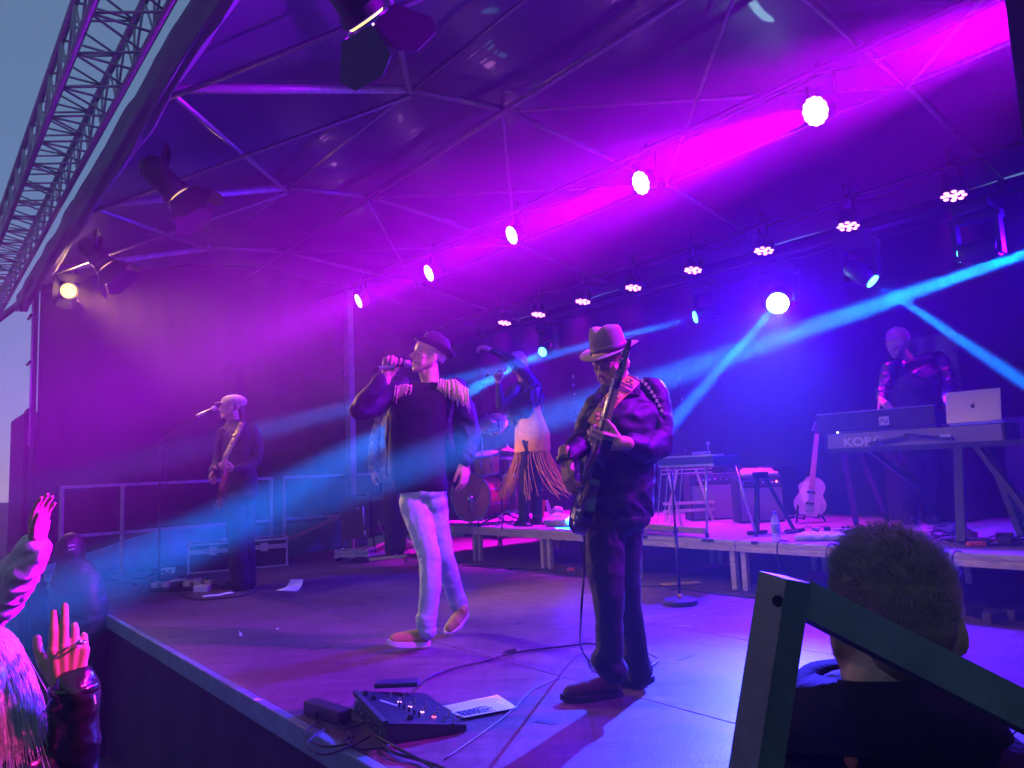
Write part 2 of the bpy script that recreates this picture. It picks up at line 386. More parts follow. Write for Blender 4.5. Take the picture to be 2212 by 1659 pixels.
# ------------------------------------------------------------------ ground, stage, roof, walls
U0, U1 = -10.25, 1.2; V0 = 1.36; VR = 5.22; VB = 8.3
ground = mat('trodden_ground', (.05, .045, .04), .9, var=.5, vscale=3, bump=.6, bscale=20)
MB().grid(lambda a, b: (-150+300*a, -150+300*b, -1.1), 4, 4).obj('ground', ground, kind='structure')
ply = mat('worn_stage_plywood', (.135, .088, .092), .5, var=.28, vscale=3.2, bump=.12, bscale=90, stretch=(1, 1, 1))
def floor_material():
    t = ply.node_tree; b = t.nodes['Principled BSDF']; nn = t.nodes.new; ln = t.links.new
    tc = nn('ShaderNodeTexCoord'); geo = nn('ShaderNodeNewGeometry'); base = None
    def noise_(sc, stretch, det, rgh, rot=0.0):
        mp = nn('ShaderNodeMapping'); mp.inputs['Scale'].default_value = stretch; mp.inputs['Rotation'].default_value = (0, 0, rot); ln(geo.outputs['Position'], mp.inputs[0])
        n_ = nn('ShaderNodeTexNoise'); n_.inputs['Scale'].default_value = sc; n_.inputs['Detail'].default_value = det; n_.inputs['Roughness'].default_value = rgh; n_.inputs['Distortion'].default_value = .3; ln(mp.outputs[0], n_.inputs[0]); return n_.outputs[0]
    def ramp(src, p0, p1, c0, c1):
        r = nn('ShaderNodeValToRGB'); r.color_ramp.elements[0].position = p0; r.color_ramp.elements[1].position = p1; r.color_ramp.elements[0].color = c0+(1,); r.color_ramp.elements[1].color = c1+(1,); ln(src, r.inputs[0]); return r.outputs[0]
    def mul(a, c, f=1.0):
        m = nn('ShaderNodeMix'); m.data_type = 'RGBA'; m.blend_type = 'MULTIPLY'; m.inputs[0].default_value = f; ln(a, m.inputs[6]); ln(c, m.inputs[7]); return m.outputs[2]
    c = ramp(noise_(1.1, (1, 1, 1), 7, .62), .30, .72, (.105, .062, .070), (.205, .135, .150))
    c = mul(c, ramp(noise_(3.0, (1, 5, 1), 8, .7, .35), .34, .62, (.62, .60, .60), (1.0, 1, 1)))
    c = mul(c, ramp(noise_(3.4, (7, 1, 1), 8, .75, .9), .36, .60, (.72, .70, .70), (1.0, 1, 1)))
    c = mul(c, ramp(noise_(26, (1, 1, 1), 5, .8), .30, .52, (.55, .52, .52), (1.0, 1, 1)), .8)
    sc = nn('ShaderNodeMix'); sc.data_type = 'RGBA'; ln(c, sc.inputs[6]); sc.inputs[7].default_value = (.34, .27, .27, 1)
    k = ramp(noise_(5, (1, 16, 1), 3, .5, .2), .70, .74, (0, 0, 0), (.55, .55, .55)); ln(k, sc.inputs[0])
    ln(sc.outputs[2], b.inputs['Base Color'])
    rg = nn('ShaderNodeMapRange'); rg.inputs[3].default_value = .32; rg.inputs[4].default_value = .62; ln(noise_(2.2, (1, 3, 1), 6, .7, .3), rg.inputs[0]); ln(rg.outputs[0], b.inputs['Roughness'])
floor_material()
joint = mat('dark_joint', (.01, .01, .01), .9)
teal = mat('teal_painted_edge_board', (.10, .22, .20), .6, var=.35, vscale=9, bump=.2)
skirt = mat('black_molton', (.008, .008, .010), .95, bump=.3, bscale=30)
deck = thing('stage_deck', 'low violet lit plywood stage deck with thin panel joints', 'stage', uv(-5, 3.3, 0), STG); deck['kind'] = 'structure'; del deck['category']; del deck['label']
vr = [V0+.04, 2.62, 3.85, 5.08]; us = [U0+.04+i*2.28 for i in range(6)]
for i in range(5):
    for j in range(3):
        a, b = us[i]+.003, us[i+1]-.003; c, e = vr[j]+.003, vr[j+1]-.003
        MB().box(uv((a+b)/2, (c+e)/2, -.02), (b-a, e-c, .04), STG, bev=.003).obj('panel', ply, deck)
brown = mat('brown_bare_boards', (.10, .07, .05), .75, var=.35, vscale=6, bump=.2)
MB().box(uv((U0+U1)/2, (5.08+VB)/2, -.035), (U1-U0, VB-5.08-.01, .05), STG).obj('rear_floor', brown, deck)
MB().box(uv((U0+U1)/2, (V0+VB)/2, -.09), (U1-U0-.02, VB-V0-.02, .06), STG).obj('underlay', joint, deck)
MB().box(uv((U0+U1)/2, V0+.015, -.045), (U1-U0+.04, .045, .10), STG, bev=.008).obj('edge_board', teal, deck)
def drape(a, b, z0, z1, m, name, n=90, amp=.03, freq=17, **kw):
    a, b = V(a), V(b); d = (b-a); L = d.length; nn = V((0, 0, 1)).cross(d).normalized()
    def fn(s, t):
        w = (noise.noise(V((s*L*2.2, t*.8, 3)))*.6+sin(s*L*freq + 3*noise.noise(V((s*L, t, 1))))*.5)*amp*(1.1-.5*t)
        return a + d*s + nn*w + V((0, 0, z0+(z1-z0)*t))
    return MB().grid(fn, n, 6).obj(name, m, smooth=True, thick=.004, **kw)
drape(uv(U0, V0+.05), uv(U1, V0+.05), -1.1, -.10, skirt, 'stage_skirt', n=200, amp=.018, freq=9, label='black cloth skirt hanging below the teal front edge of the stage', cat='curtain')

# roof: sheet over a frame of tubes
ZF, ZR = 3.56, 4.22; VF = 1.22; VM = 4.0
def roofz(v):
    if v < VM: t = (v-VF)/(VM-VF); return ZF + (ZR-ZF)*(1-(1-t)**1.7)
    t = (v-VM)/(VB-VM); return ZR - (ZR-3.62)*t**1.6
sheet = mat('dark_pvc_roof_sheet', (.10, .055, .17), .36, bump=.10, bscale=3, var=.08, vscale=2, coat=.12)
def rf(s, t):
    u = -11.6 + 13.6*s; v = VF - .1 + (VB+.1-VF+.1)*t; z = roofz(max(v, VF))
    nod = abs(((u+4.83) / 2.49) % 1 - .5)          # cloth sags between the frames and creases above each purlin
    crease = 0
    for vp in (3.05, VM): crease += math.exp(-((v-vp)/.28)**2)*.014*sin(v*95+noise.noise(V((u*3, v*2, 0)))*2)*max(0, noise.noise(V((u*1.3, vp*5, 4)))+.25)*2
    return uv(u, v, z + .10 - .05*(.5-nod) + noise.noise(V((u*1.2, v*1.2, 5)))*.03 + crease)
MB().grid(rf, 150, 260).obj('stage_roof', sheet, smooth=True, thick=.004, label='dark violet lit roof sheet stretched over the whole stage', cat='stage roof')
tube_m = mat('galvanised_tube', (.28, .26, .32), .42, .6, var=.2, vscale=20)
fr = thing('roof_frame', 'grey metal tubes crossing under the roof sheet in triangles', 'roof frame', uv(-5, 4, 3.6))
us_r = [-4.83+2.49*k for k in (-2, -1, 0, 1, 2)]
def rt(a, b, r=.024, nm='tube'): MB().tube([a, b], r, 8).obj(nm, tube_m if r < .034 else tube_b, fr, smooth=True)
tube_b = mat('bright_galvanised_tube', (.55, .52, .60), .5, .35, var=.2, vscale=20)
VQ = 3.05
def node(u, v): return uv(u, v, roofz(v))
for k, u in enumerate(us_r):
    rt(node(u, VF), node(u, VQ), .036, 'rafter'); rt(node(u, VQ), node(u, VM), .03, 'rafter'); rt(node(u, VM), node(u, 6.2), .026, 'rafter'); rt(node(u, 6.2), node(u, VB), .026, 'rafter')
    if k < 4:
        u2 = us_r[k+1]; um = (u+u2)/2
        for v in (VQ, VM, 6.2): rt(node(u, v) - V((0, 0, .02)), node(u2, v) - V((0, 0, .02)), .016, 'purlin')
        rt(node(u2, VF+.03) - V((0, 0, .03)), node(u, VQ) - V((0, 0, .03)), .022, 'brace'); rt(node(u, VF+.03) - V((0, 0, .06)), node(u2, VQ) - V((0, 0, .06)), .018, 'brace')
        rt(node(u, VM) - V((0, 0, .03)), node(u2, 6.2) - V((0, 0, .03)), .016, 'brace'); rt(node(u2, VM) - V((0, 0, .05)), node(u, 6.2) - V((0, 0, .05)), .016, 'brace')
MB().tube([node(-11.5, VM)-V((0, 0, .05)), node(1.8, VM)-V((0, 0, .05))], .022, 8).obj('ridge_tube', tube_m, fr, smooth=True)
# rolled edge of the sheet
roll_m = mat('rolled_tarp', (.16, .19, .20), .75, bump=.5, bscale=30, stretch=(1, 1, 1))
def roll(s, t):
    u = -11.65+13.6*s; a = 2*pi*t; w = noise.noise(V((u*1.1, cos(a)*1.6, sin(a)*1.6)))
    r = .095 + .035*w + .014*sin(u*2+6*cos(a)*1.5) + .010*noise.noise(V((u*4, cos(a)*5, sin(a)*5)))
    return uv(u, VF - .05 + r*cos(a)*.8, ZF - .02 + r*sin(a)*1.25 + .02*noise.noise(V((u*.8, 0, 0))))
MB().grid(roll, 420, 30).obj('rolled_roof_edge', roll_m, smooth=True, label='lumpy grey-green rolled tarpaulin along the front roof edge', cat='tarpaulin')
# lighting bars
bar_m = mat('black_truss_tube', (.03, .03, .035), .5, .3)
for nm, v, z, lab in (('lighting_bar', 5.04, 3.82, 'dark bar carrying the large magenta lamps'), ('lighting_bar', 7.04, 3.52, 'dark bar carrying the small pink lamps'),
                      ('lighting_bar', 6.4, 2.96, 'dark bar carrying the blue moving lamps')):
    MB().tube([uv(-10.9, v, z), uv(1.6, v, z)], .026, 10).obj(nm, bar_m, smooth=True, label=lab, cat='bar')
for v, z, us_ in ((5.04, 3.82, (-9.45, -7.6, -5.97, -4.15, -2.51, -.9)), (7.04, 3.52, (-8.62, -7.84, -6.94, -6.04, -5.13, -4.21, -3.3, -2.36)), (6.4, 2.96, (-7.1, -4.7, -3.75, -2.85, -2.1))):
    for a_, b_ in zip(us_[:-1], us_[1:]):
        sag = random.uniform(.05, .16); MB().tube([uv(a_+(b_-a_)*q/8, v+.03*sin(q), z-.02-sag*4*(q/8)*(1-q/8)) for q in range(9)], .007, 6).obj('looped_cable', bar_m, smooth=True, label='black power cable sagging between two lamps of a hanging row', cat='cable', group='cables looping between the hanging lamps')
# walls
wall_m = mat('black_stage_cloth', (.011, .010, .024), .9, var=.3, vscale=2, bump=.4, bscale=7)
def wall(a, b, z0, z1, name, label, m=wall_m, amp=.05, seed=0, n=120, nz=60, hem=None, top=None):
    a, b = V(a), V(b); d = b-a; L = d.length; nn = V((0, 0, 1)).cross(d).normalized()
    def fn(s, t):
        x = s*L; zb = z0 + (hem(s) if hem else 0)
        w = noise.noise(V((x*1.4, t*2.0, seed)))*amp + abs(noise.noise(V((x*5, t*5, seed+3))))*amp*.6 + sin(x*9+2*noise.noise(V((x, t, seed))))*amp*.35
        z1_ = top(s) if top else z1
        return a + d*s + nn*w + V((0, 0, zb+(z1_-zb)*t))
    return MB().grid(fn, n, nz).obj(name, m, smooth=True, thick=.004, label=label, cat='stage cloth')
wall(uv(-11.2, VB), uv(1.9, VB), -1.1, 3.66, 'rear_wall', 'dark creased cloth closing the back of the stage', seed=2, n=240)
wall(uv(-11.0, 1.30), uv(-11.0, VB), 0, 3.7, 'side_wall', 'dark cloth closing the left side of the stage behind the railing', seed=9, top=lambda s: roofz(1.30+(VB-1.3)*s)+.06,
     hem=lambda s: (.02 if s < .12 else (.02+.20*min(1, (s-.12)/.25) if s < .5 else .22-.2*min(1, (s-.5)*4))))
wall(uv(1.7, 2.6), uv(1.7, VB), -1.1, 3.7, 'side_wall', 'dark cloth closing the right side of the stage behind the flight cases', seed=12, top=lambda s: roofz(2.6+(VB-2.6)*s)+.06)
# front truss outside the roof
tr = thing('box_truss', 'grey metal lattice truss against the dusk sky outside the roof edge', 'truss', uv(-6, .78, 3.9))
truss_m = mat('grey_truss_metal', (.42, .42, .44), .5, .4, var=.2, vscale=25)
s_ = .17; ch = [(-s_, -s_), (s_, -s_), (s_, s_), (-s_, s_)]; TV, TZ = .90, 3.89; TU0, TU1 = -16.5, -1.6
for (a, b) in ch: MB().tube([uv(TU0, TV+a, TZ+b), uv(TU1, TV+a, TZ+b)], .025, 10).obj('chord', truss_m, tr, smooth=True)
nb = int((TU1-TU0)/.25)
for f in range(4):
    (a, b), (c, e) = ch[f], ch[(f+1) % 4]
    for i in range(nb):
        u0 = TU0+i*.25
        if i % 2 == 0: p, q = uv(u0, TV+a, TZ+b), uv(u0+.25, TV+c, TZ+e)
        else: p, q = uv(u0, TV+c, TZ+e), uv(u0+.25, TV+a, TZ+b)
        MB().tube([p, q], .0085, 6).obj('lattice_bar', truss_m, tr, smooth=True)
        if i % 2 == 0: MB().tube([uv(u0, TV+a, TZ+b), uv(u0, TV+c, TZ+e)], .0085, 6).obj('lattice_bar', truss_m, tr, smooth=True)
# posts
post_m = mat('primed_steel_post', (.40, .37, .40), .5, .3, var=.25, vscale=14)
pt = thing('roof_post', 'tall twin steel post behind the fuzzy amplifier at the left of the riser', 'post', uv(-9.85, 5.05, 0))
MB().box(uv(-9.85, 5.05, 1.9), (.09, .09, 3.8), STG, bev=.006).obj('upright', post_m, pt)
MB().box(uv(-10.05, 5.1, 1.9), (.07, .07, 3.8), STG, bev=.006).obj('upright', post_m, pt)
MB().box(uv(-9.95, 5.02, 2.55), (.13, .11, .05), STG).obj('coupler', post_m, pt)
MB().box(uv(-9.95, 5.02, 1.05), (.42, .05, .03), STG).obj('coupler', post_m, pt)
MB().bar(uv(-9.75, 4.9, .55), uv(-10.1, 3.6, .02), .07, .05).obj('diagonal_strut', post_m, pt)
# right corner column, very close to the camera
cx0 = ony(2165, 0, 2.0).x
MB().box(V((cx0+.13, 1.85, 1.55)), (.26, .3, 5.3), 0, bev=.02).obj('corner_column', mat('black_column', (.012, .010, .014), .7, var=.3), smooth=30, label='black column cutting off the top right corner of the picture', cat='column')
# haze
hb = MB().box((-4.0, 1.5, 1.25), (34, 34, 6.7)); hz = bpy.data.materials.new('haze'); hz.use_nodes = True
for n_ in list(hz.node_tree.nodes): hz.node_tree.nodes.remove(n_)
ho = hz.node_tree.nodes.new('ShaderNodeOutputMaterial'); pv = hz.node_tree.nodes.new('ShaderNodeVolumePrincipled')
pv.inputs['Color'].default_value = (.86, .66, .96, 1); pv.inputs['Density'].default_value = .0055; pv.inputs['Anisotropy'].default_value = .45
hz.node_tree.links.new(pv.outputs[0], ho.inputs['Volume'])
hb.obj('haze', hz, kind='stuff')
# ------------------------------------------------------------------ people
def skinmat(name, col):
    m = mat(name, col, .5, var=.10, vscale=25, bump=.08, bscale=180)
    b = m.node_tree.nodes['Principled BSDF']; b.inputs['Subsurface Weight'].default_value = .12
    b.inputs['Subsurface Radius'].default_value = (.012, .005, .003); b.inputs['Subsurface Scale'].default_value = .5
    return m
skin = skinmat('fair_skin', (.48, .27, .19)); skin2 = skinmat('tanned_skin', (.42, .22, .15))
dark_in = mat('mouth_dark', (.03, .008, .008), .5); eye_w = mat('eye_white', (.7, .68, .66), .2); eye_d = mat('iris_dark', (.03, .04, .05), .15)
teeth = mat('teeth', (.7, .66, .58), .3)
hair_grey = mat('grey_hair', (.30, .28, .27), .5, var=.4, vscale=40, sheen=.3); hair_dark = mat('dark_hair', (.05, .035, .028), .5, var=.3, vscale=40)
hair_silver = mat('silver_hair', (.55, .52, .50), .38, var=.3, vscale=60, stretch=(1, 1, .2))
cloth_black = mat('black_jersey', (.006, .006, .008), .85, var=.25, vscale=30, bump=.25, bscale=220, spec=.25, crease=.55, cscale=7)
cloth_navy = mat('navy_jacket_cloth', (.010, .012, .030), .7, var=.3, vscale=18, bump=.3, bscale=150, spec=.25, crease=.55, cscale=7)
leather = mat('black_leather', (.014, .013, .016), .30, var=.3, vscale=14, bump=.35, bscale=28, coat=.35)
denim_black = mat('black_denim', (.008, .008, .011), .75, var=.35, vscale=12, bump=.3, bscale=250, crease=.55, cscale=7)
denim_pale = mat('pale_blue_denim', (.36, .47, .60), .8, var=.16, vscale=9, bump=.25, bscale=260, crease=.55, cscale=7)

class PB(MB):
    """shapes given by picture position and depth: b = ball, c = limb"""
    def __init__(s, Y): super().__init__(); s.Y = Y
    def P(s, q):
        if isinstance(q, V): return q
        return ony(q[0], q[1], s.Y + (q[2] if len(q) > 2 else 0))
    def b(s, q, r, rz=0.0, tilt=0.0): return s.ball(s.P(q), r, Matrix.Rotation(rz, 3, 'Z') @ Matrix.Rotation(tilt, 3, 'Y'), 16)
    def c(s, q1, q2, r1, r2=None): return s.cap(s.P(q1), s.P(q2), r1, r2 or r1)
    def loft(s, secs, rz=0.0, n=28, e=.85):
        """closed body from stacked ovals: (px, py, dy, half width, half depth)"""
        base = len(s.v); k = len(secs)
        for (px, py, dy, rx, ry) in secs:
            c = s.P((px, py, dy))
            for j in range(n):
                a = 2*pi*j/n; X = rx*math.copysign(abs(cos(a))**e, cos(a)); Y_ = ry*math.copysign(abs(sin(a))**e, sin(a))
                s.v.append(c + Matrix.Rotation(rz, 3, 'Z') @ V((X, Y_, 0)))
        for i in range(k-1):
            for j in range(n):
                a = base+i*n+j; b = base+i*n+(j+1) % n; s.f.append((a, b, b+n, a+n))
        s.f.append(tuple(base+j for j in range(n))[::-1]); s.f.append(tuple(base+(k-1)*n+j for j in range(n)))
        return s
    def chain(s, pts, rs):
        for i in range(len(pts)-1): s.c(pts[i], pts[i+1], rs[i], rs[i+1])
        return s

def hand(mb, wrist, f, n, thumb=1, curl=(20, 30, 20), spread=5, sc=1.0, tcurl=25, tout=.75, fcurl=None, wr=.026):
    """f fingers direction, n direction the palm faces, thumb=+1 puts the thumb on side f x n"""
    w = V(wrist); f = V(f).normalized(); n = V(n); n = (n - f*n.dot(f)).normalized(); s = f.cross(n)*thumb
    k = [(.034, .088), (.012, .093), (-.011, .089), (-.031, .080)]; R0 = (.0125, .0128, .012, .011)
    ph = [(.043, .027, .021), (.047, .031, .022), (.044, .028, .021), (.034, .021, .019)]
    for i in range(4):
        kp = w + f*k[i][1]*sc + s*k[i][0]*sc
        mb.cap(w + s*k[i][0]*.55*sc + f*.01*sc, kp, .0175*sc, .0130*sc, 10)
        mb.cap(w + s*k[i][0]*.6*sc + f*.02*sc + n*.008*sc, kp + n*.006*sc - f*.01*sc, .016*sc, .012*sc, 10)
        a = 0; p = kp; cc = curl if fcurl is None else fcurl[i]
        ax = s*(1 if thumb == 1 else 1)
        fs = (f + s*math.tan(radians(spread))*(1.5-i)*.8).normalized()
        for j in range(3):
            a += radians(cc[j]); d = fs*cos(a) + n*sin(a); q = p + d*ph[i][j]*sc
            r0 = R0[i]*(1, .88, .80)[j]*sc*.86; mb.cap(p, q, r0*1.04, r0*.90, 10); p = q
    tb = w + f*.022*sc + s*.026*sc + n*.008*sc
    d = (f*(1-tout*.45) + s*tout + n*.28).normalized(); L = (.044, .034, .027); a = 0; p = tb
    mb.cap(w + n*.006*sc, tb, .018*sc, .019*sc, 10)
    for j in range(3):
        if j: a += radians(tcurl)
        dd = (d*cos(a) + (f*.5 - s*.6 + n*.5).normalized()*sin(a)).normalized()
        q = p + dd*L[j]*sc; r0 = (.0165, .0128, .0112)[j]*sc; mb.cap(p, q, r0, r0*.88, 10); p = q
    mb.cap(w - f*.03*sc, w + f*.01*sc, wr*sc*.93, wr*sc, 12)
    return mb

def head(t, c, face, up=(0, 0, 1), sk=None, neck_to=None, sc=1.0, mouth=.0, eyes='open', nm='head', vox=.0038, beard=None, nose=1.0, neck_r=.054, fat=1.0):
    """face direction and up in world axes; c = point between the ears"""
    c = V(c); y = V(face).normalized(); z = V(up); z = (z - y*z.dot(y)).normalized(); x = y.cross(z); M = Matrix((x, y, z)).transposed()
    L = lambda a, b, d: c + M @ (V((a*fat, b, d))*sc)
    m = MB(); bl = lambda p, r, n=14: m.ball(L(*p), tuple(q*sc for q in r), M, n)
    cp = lambda a, b, r1, r2=None: m.cap(L(*a), L(*b), r1*sc, (r2 or r1)*sc, 12)
    bl((0, -.012, .038), (.074*fat, .094, .078), 22); bl((0, .024, -.015), (.062*fat, .060, .082), 20)
    bl((0, .04, .04), (.058*fat, .048, .05), 16)
    for s in (-1, 1):
        cp((s*.050, .0, -.045), (s*.018, .064, -.094), .026, .019); cp((s*.055, -.01, -.01), (s*.050, .0, -.045), .026, .026)
        bl((s*.040, .052, -.020), (.022, .014, .022)); cp((s*.012, .080, .020), (s*.044, .067, .018), .0095, .009)
        bl((s*.010, .098, -.031), (.0085, .010, .0075), 10); bl((s*.028, .048, -.050), (.030, .026, .040))
        m.ball(L(s*.078*fat, -.010, -.012), (.007*sc, .019*sc, .031*sc), M @ Matrix.Rotation(s*.35, 3, 'Z') @ Matrix.Rotation(-.2, 3, 'X'), 14)
        cp((s*.080*fat, -.022, .010), (s*.078*fat, -.018, -.030), .0045); bl((s*.074*fat, -.002, -.038), (.008, .009, .010), 10)
        bl((s*.031, .068, -.001), (.0150, .0150, .0135), 12)
    cp((0, .082, .012), (0, .108*nose if nose else .1, -.024), .0085, .0120); bl((0, .103, -.028), (.012, .012, .010), 12); cp((0, .070, .0), (0, .083, -.034), .014, .015); cp((0, .072, -.04), (0, .074, -.075), .016, .016)
    cp((0, .070, -.100), (0, .062, -.094), .019, .022)
    mo = mouth
    cp((-.019, .078, -.052+mo*.25), (0, .089, -.050+mo*.3), .0065, .0078); cp((.019, .078, -.052+mo*.25), (0, .089, -.050+mo*.3), .0065, .0078)
    cp((-.017, .077, -.064-mo), (0, .086, -.067-mo), .0068, .0085); cp((.017, .077, -.064-mo), (0, .086, -.067-mo), .0068, .0085)
    if neck_to is not None:
        nb = V(neck_to); m.cap(L(0, -.018, -.05), nb, neck_r*sc, neck_r*1.12*sc, 16); m.cap(L(0, .022, -.085), nb + y*.0, .034*sc, neck_r*.8*sc, 14)
    h = remesh_obj(m, nm, sk or skin, t, vox=vox*sc, smooth=7)
    for s in (-1, 1):
        e = MB(); d = MB()
        if eyes == 'open':
            e.ball(L(s*.031, .0725, -.001), .0118*sc, M, 12); d.ball(L(s*.0315, .0795, -.001), .0056*sc, M, 8)
            d.tube([L(s*.018, .081, .003), L(s*.031, .0858, .007), L(s*.046, .075, .002)], .0010*sc, 5)
        else: d.tube([L(s*.017, .080, -.004), L(s*.031, .0845, -.007), L(s*.046, .076, -.003)], .0010*sc, 5)
        if e.v: e.obj('eyeball', eye_w, h, smooth=True)
        d.obj('eye_line', eye_d, h, smooth=True)
        br = MB(); br.tube([L(s*.012, .0915, .026), L(s*.030, .087, .033), L(s*.050, .068, .027)], [.0022*sc, .003*sc, .0016*sc], 6)
        br.obj('eyebrow', hair_grey if beard == 'grey' or beard is None else hair_dark, h, smooth=True)
    if mouth > .004:
        MB().ball(L(0, .0785, -.058-mo*.4), (.0165*sc, .010*sc, (.003+mo*.8)*sc), M, 12).obj('open_mouth', dark_in, t, smooth=True)
        MB().box(L(0, .0855, -.0545), (.020*sc, .004*sc, .005*sc), M=M, bev=.001).obj('teeth', teeth, t)
    return L, M

def strands(name, m, t, pts, seed=1, n3=3, kind=None):
    """pts: list of (list of points, root radius)"""
    k = MB()
    for P, r in pts: k.tube(P, [r*(1-.75*i/(len(P)-1)) for i in range(len(P))], n3, cap=False)
    return k.obj(name, m, t, smooth=True)
def scalp(L, sc, n, ln, rr, fn, rng, back=.6, fat=1.0, rad=1.0):
    """strands rooted on the cranium; fn(dirlocal) -> None or (direction local, length factor)"""
    out = []
    while len(out) < n:
        a = rng.uniform(0, 2*pi); z = rng.uniform(-1, 1); q = V((sqrt(1-z*z)*cos(a), sqrt(1-z*z)*sin(a), z))
        g = fn(q)
        if g is None: continue
        d, lf = g; p0 = V((q.x*.074*fat*rad, -.012+q.y*.094*rad, .038+q.z*.078*rad)); l = ln*lf*rng.uniform(.6, 1.15)
        d = V(d).normalized(); j = V((rng.gauss(0, .22), rng.gauss(0, .22), rng.gauss(0, .22)))
        P = [L(*p0), L(*(p0 + (q*.6+d*.5+j*.5).normalized()*l*.5)), L(*(p0 + (q*.6+d*.5+j*.5).normalized()*l*.5 + (d+j+V((0, 0, -.1))).normalized()*l*.5))]
        out.append((P, rr))
    return out
def hat(t, c, up, fwd, m, band_m, crown_r=(.088, .100), crown_h=.115, brim=.065, brim_curl=.02, pinch=True, snap=0.0, back_up=.0, nm='fedora'):
    c = V(c); z = V(up).normalized(); y = V(fwd); y = (y - z*y.dot(z)).normalized(); x = y.cross(z); M = Matrix((x, y, z)).transposed()
    NA = 48; k = MB()
    prof = [(1.0, 0), (1.0, .03), (.985, .05), (.96, .45), (.90, .80), (.78, .95), (.5, 1.0), (.2, .97), (0.01, .955)]
    def pt(j, r, h):
        a = 2*pi*j/NA; X = crown_r[0]*r*cos(a); Y = crown_r[1]*r*sin(a); Z = crown_h*h
        if pinch and h > .5:
            w = min(1, (h-.5)/.4); X *= 1-.28*w*max(0, sin(a))**1.5; Z -= crown_h*.20*math.exp(-(X/.022)**2)*w*(1 if r < .9 else .4); Z += crown_h*.10*w*(sin(a))
        return c + M @ V((X, Y, Z))
    for (r, h) in prof: k.v += [pt(j, r, h) for j in range(NA)]
    for i in range(len(prof)-1):
        for j in range(NA): a = i*NA+j; b = i*NA+(j+1) % NA; k.f.append((a, b, b+NA, a+NA))
    k.obj(nm+'_crown', m, t, smooth=True, thick=.003)
    k = MB()
    def bp(j, q):
        a = 2*pi*j/NA; r = 1+q*brim/crown_r[0]; X = crown_r[0]*r*cos(a); Y = (crown_r[1]+q*brim)*sin(a)
        Z = brim_curl*q*q*(abs(cos(a))**1.3) - snap*q*max(0, sin(a)) + back_up*q*q*max(0, -sin(a))
        return c + M @ V((X, Y, Z))
    for q in range(6): k.v += [bp(j, q/5) for j in range(NA)]
    for i in range(5):
        for j in range(NA): a = i*NA+j; b = i*NA+(j+1) % NA; k.f.append((a, b, b+NA, a+NA))
    k.obj(nm+'_brim', m, t, smooth=True, thick=.0035)
    k = MB()
    for h in (.02, .30): k.v += [c + M @ V((crown_r[0]*1.022*cos(2*pi*j/NA)*(1 if h < .1 else .985), crown_r[1]*1.022*sin(2*pi*j/NA)*(1 if h < .1 else .985), crown_h*h)) for j in range(NA)]
    k.f = [(j, (j+1) % NA, (j+1) % NA+NA, j+NA) for j in range(NA)]
    k.obj('hat_band', band_m, t, smooth=True, thick=.002)
    return M
def shoe(t, heel, toe, up=(0, 0, 1), m=None, sole=None, w=.050, h=.085, sole_h=.026, lace=None, ankle=None, nm='shoe'):
    heel, toe = V(heel), V(toe); y = (toe-heel); L = y.length; y.normalize(); z = V(up); z = (z - y*z.dot(y)).normalized(); x = y.cross(z); M = Matrix((x, y, z)).transposed()
    P = lambda a, b, c_: heel + M @ V((a, b, c_))
    k = MB(); k.cap(P(0, .04, sole_h+.035), P(0, L-.045, sole_h+.018), .038, .030); k.cap(P(0, .04, sole_h+.022), P(0, L*.6, sole_h+.02), .036, .040)
    k.cap(P(0, L*.55, sole_h+.012), P(0, L-.04, sole_h+.010), .040, .032); k.cap(P(0, .045, sole_h+.03), P(0, .05, h), .036, .037); k.cap(P(0, .06, h*.8), P(0, L*.55, sole_h+.03), .033, .03)
    up_ = remesh_obj(k, nm, m, t, vox=.006, smooth=3)
    out = []
    for i in range(28):
        a = 2*pi*i/28; q = sin(a); out.append((cos(a)*(w*.84 if q < 0 else w)*(1-.25*max(0, q)**3), L/2 + q*(L/2+.006)))
    s2 = MB(); s2.v = [P(a, b, z_ + (max(0, (b-L*.72)/(L*.28))**2)*.012) for z_ in (0, sole_h) for (a, b) in out]
    n = 28; s2.f = [tuple(range(n))[::-1], tuple(range(n, 2*n))] + [(i, (i+1) % n, (i+1) % n+n, i+n) for i in range(n)]
    s2.obj('sole', sole, up_)
    if lace:
        l = MB()
        for i in range(5):
            b = L*(.36+.075*i); hh = sole_h + .078 - .0105*i*1.35
            l.tube([P(-.024, b, hh-.012), P(0, b+.008, hh), P(.024, b, hh-.012)], .0028, 6); l.tube([P(.024, b, hh-.012), P(-.012, b+.022, hh-.004)], .0024, 6)
        l.tube([P(0, L*.34, .108), P(-.03, L*.30, .118), P(-.05, L*.36, .085)], .0028, 6); l.tube([P(0, L*.34, .108), P(.03, L*.30, .118), P(.045, L*.38, .09)], .0028, 6)
        l.obj('lace', lace, up_, smooth=True)
    return up_
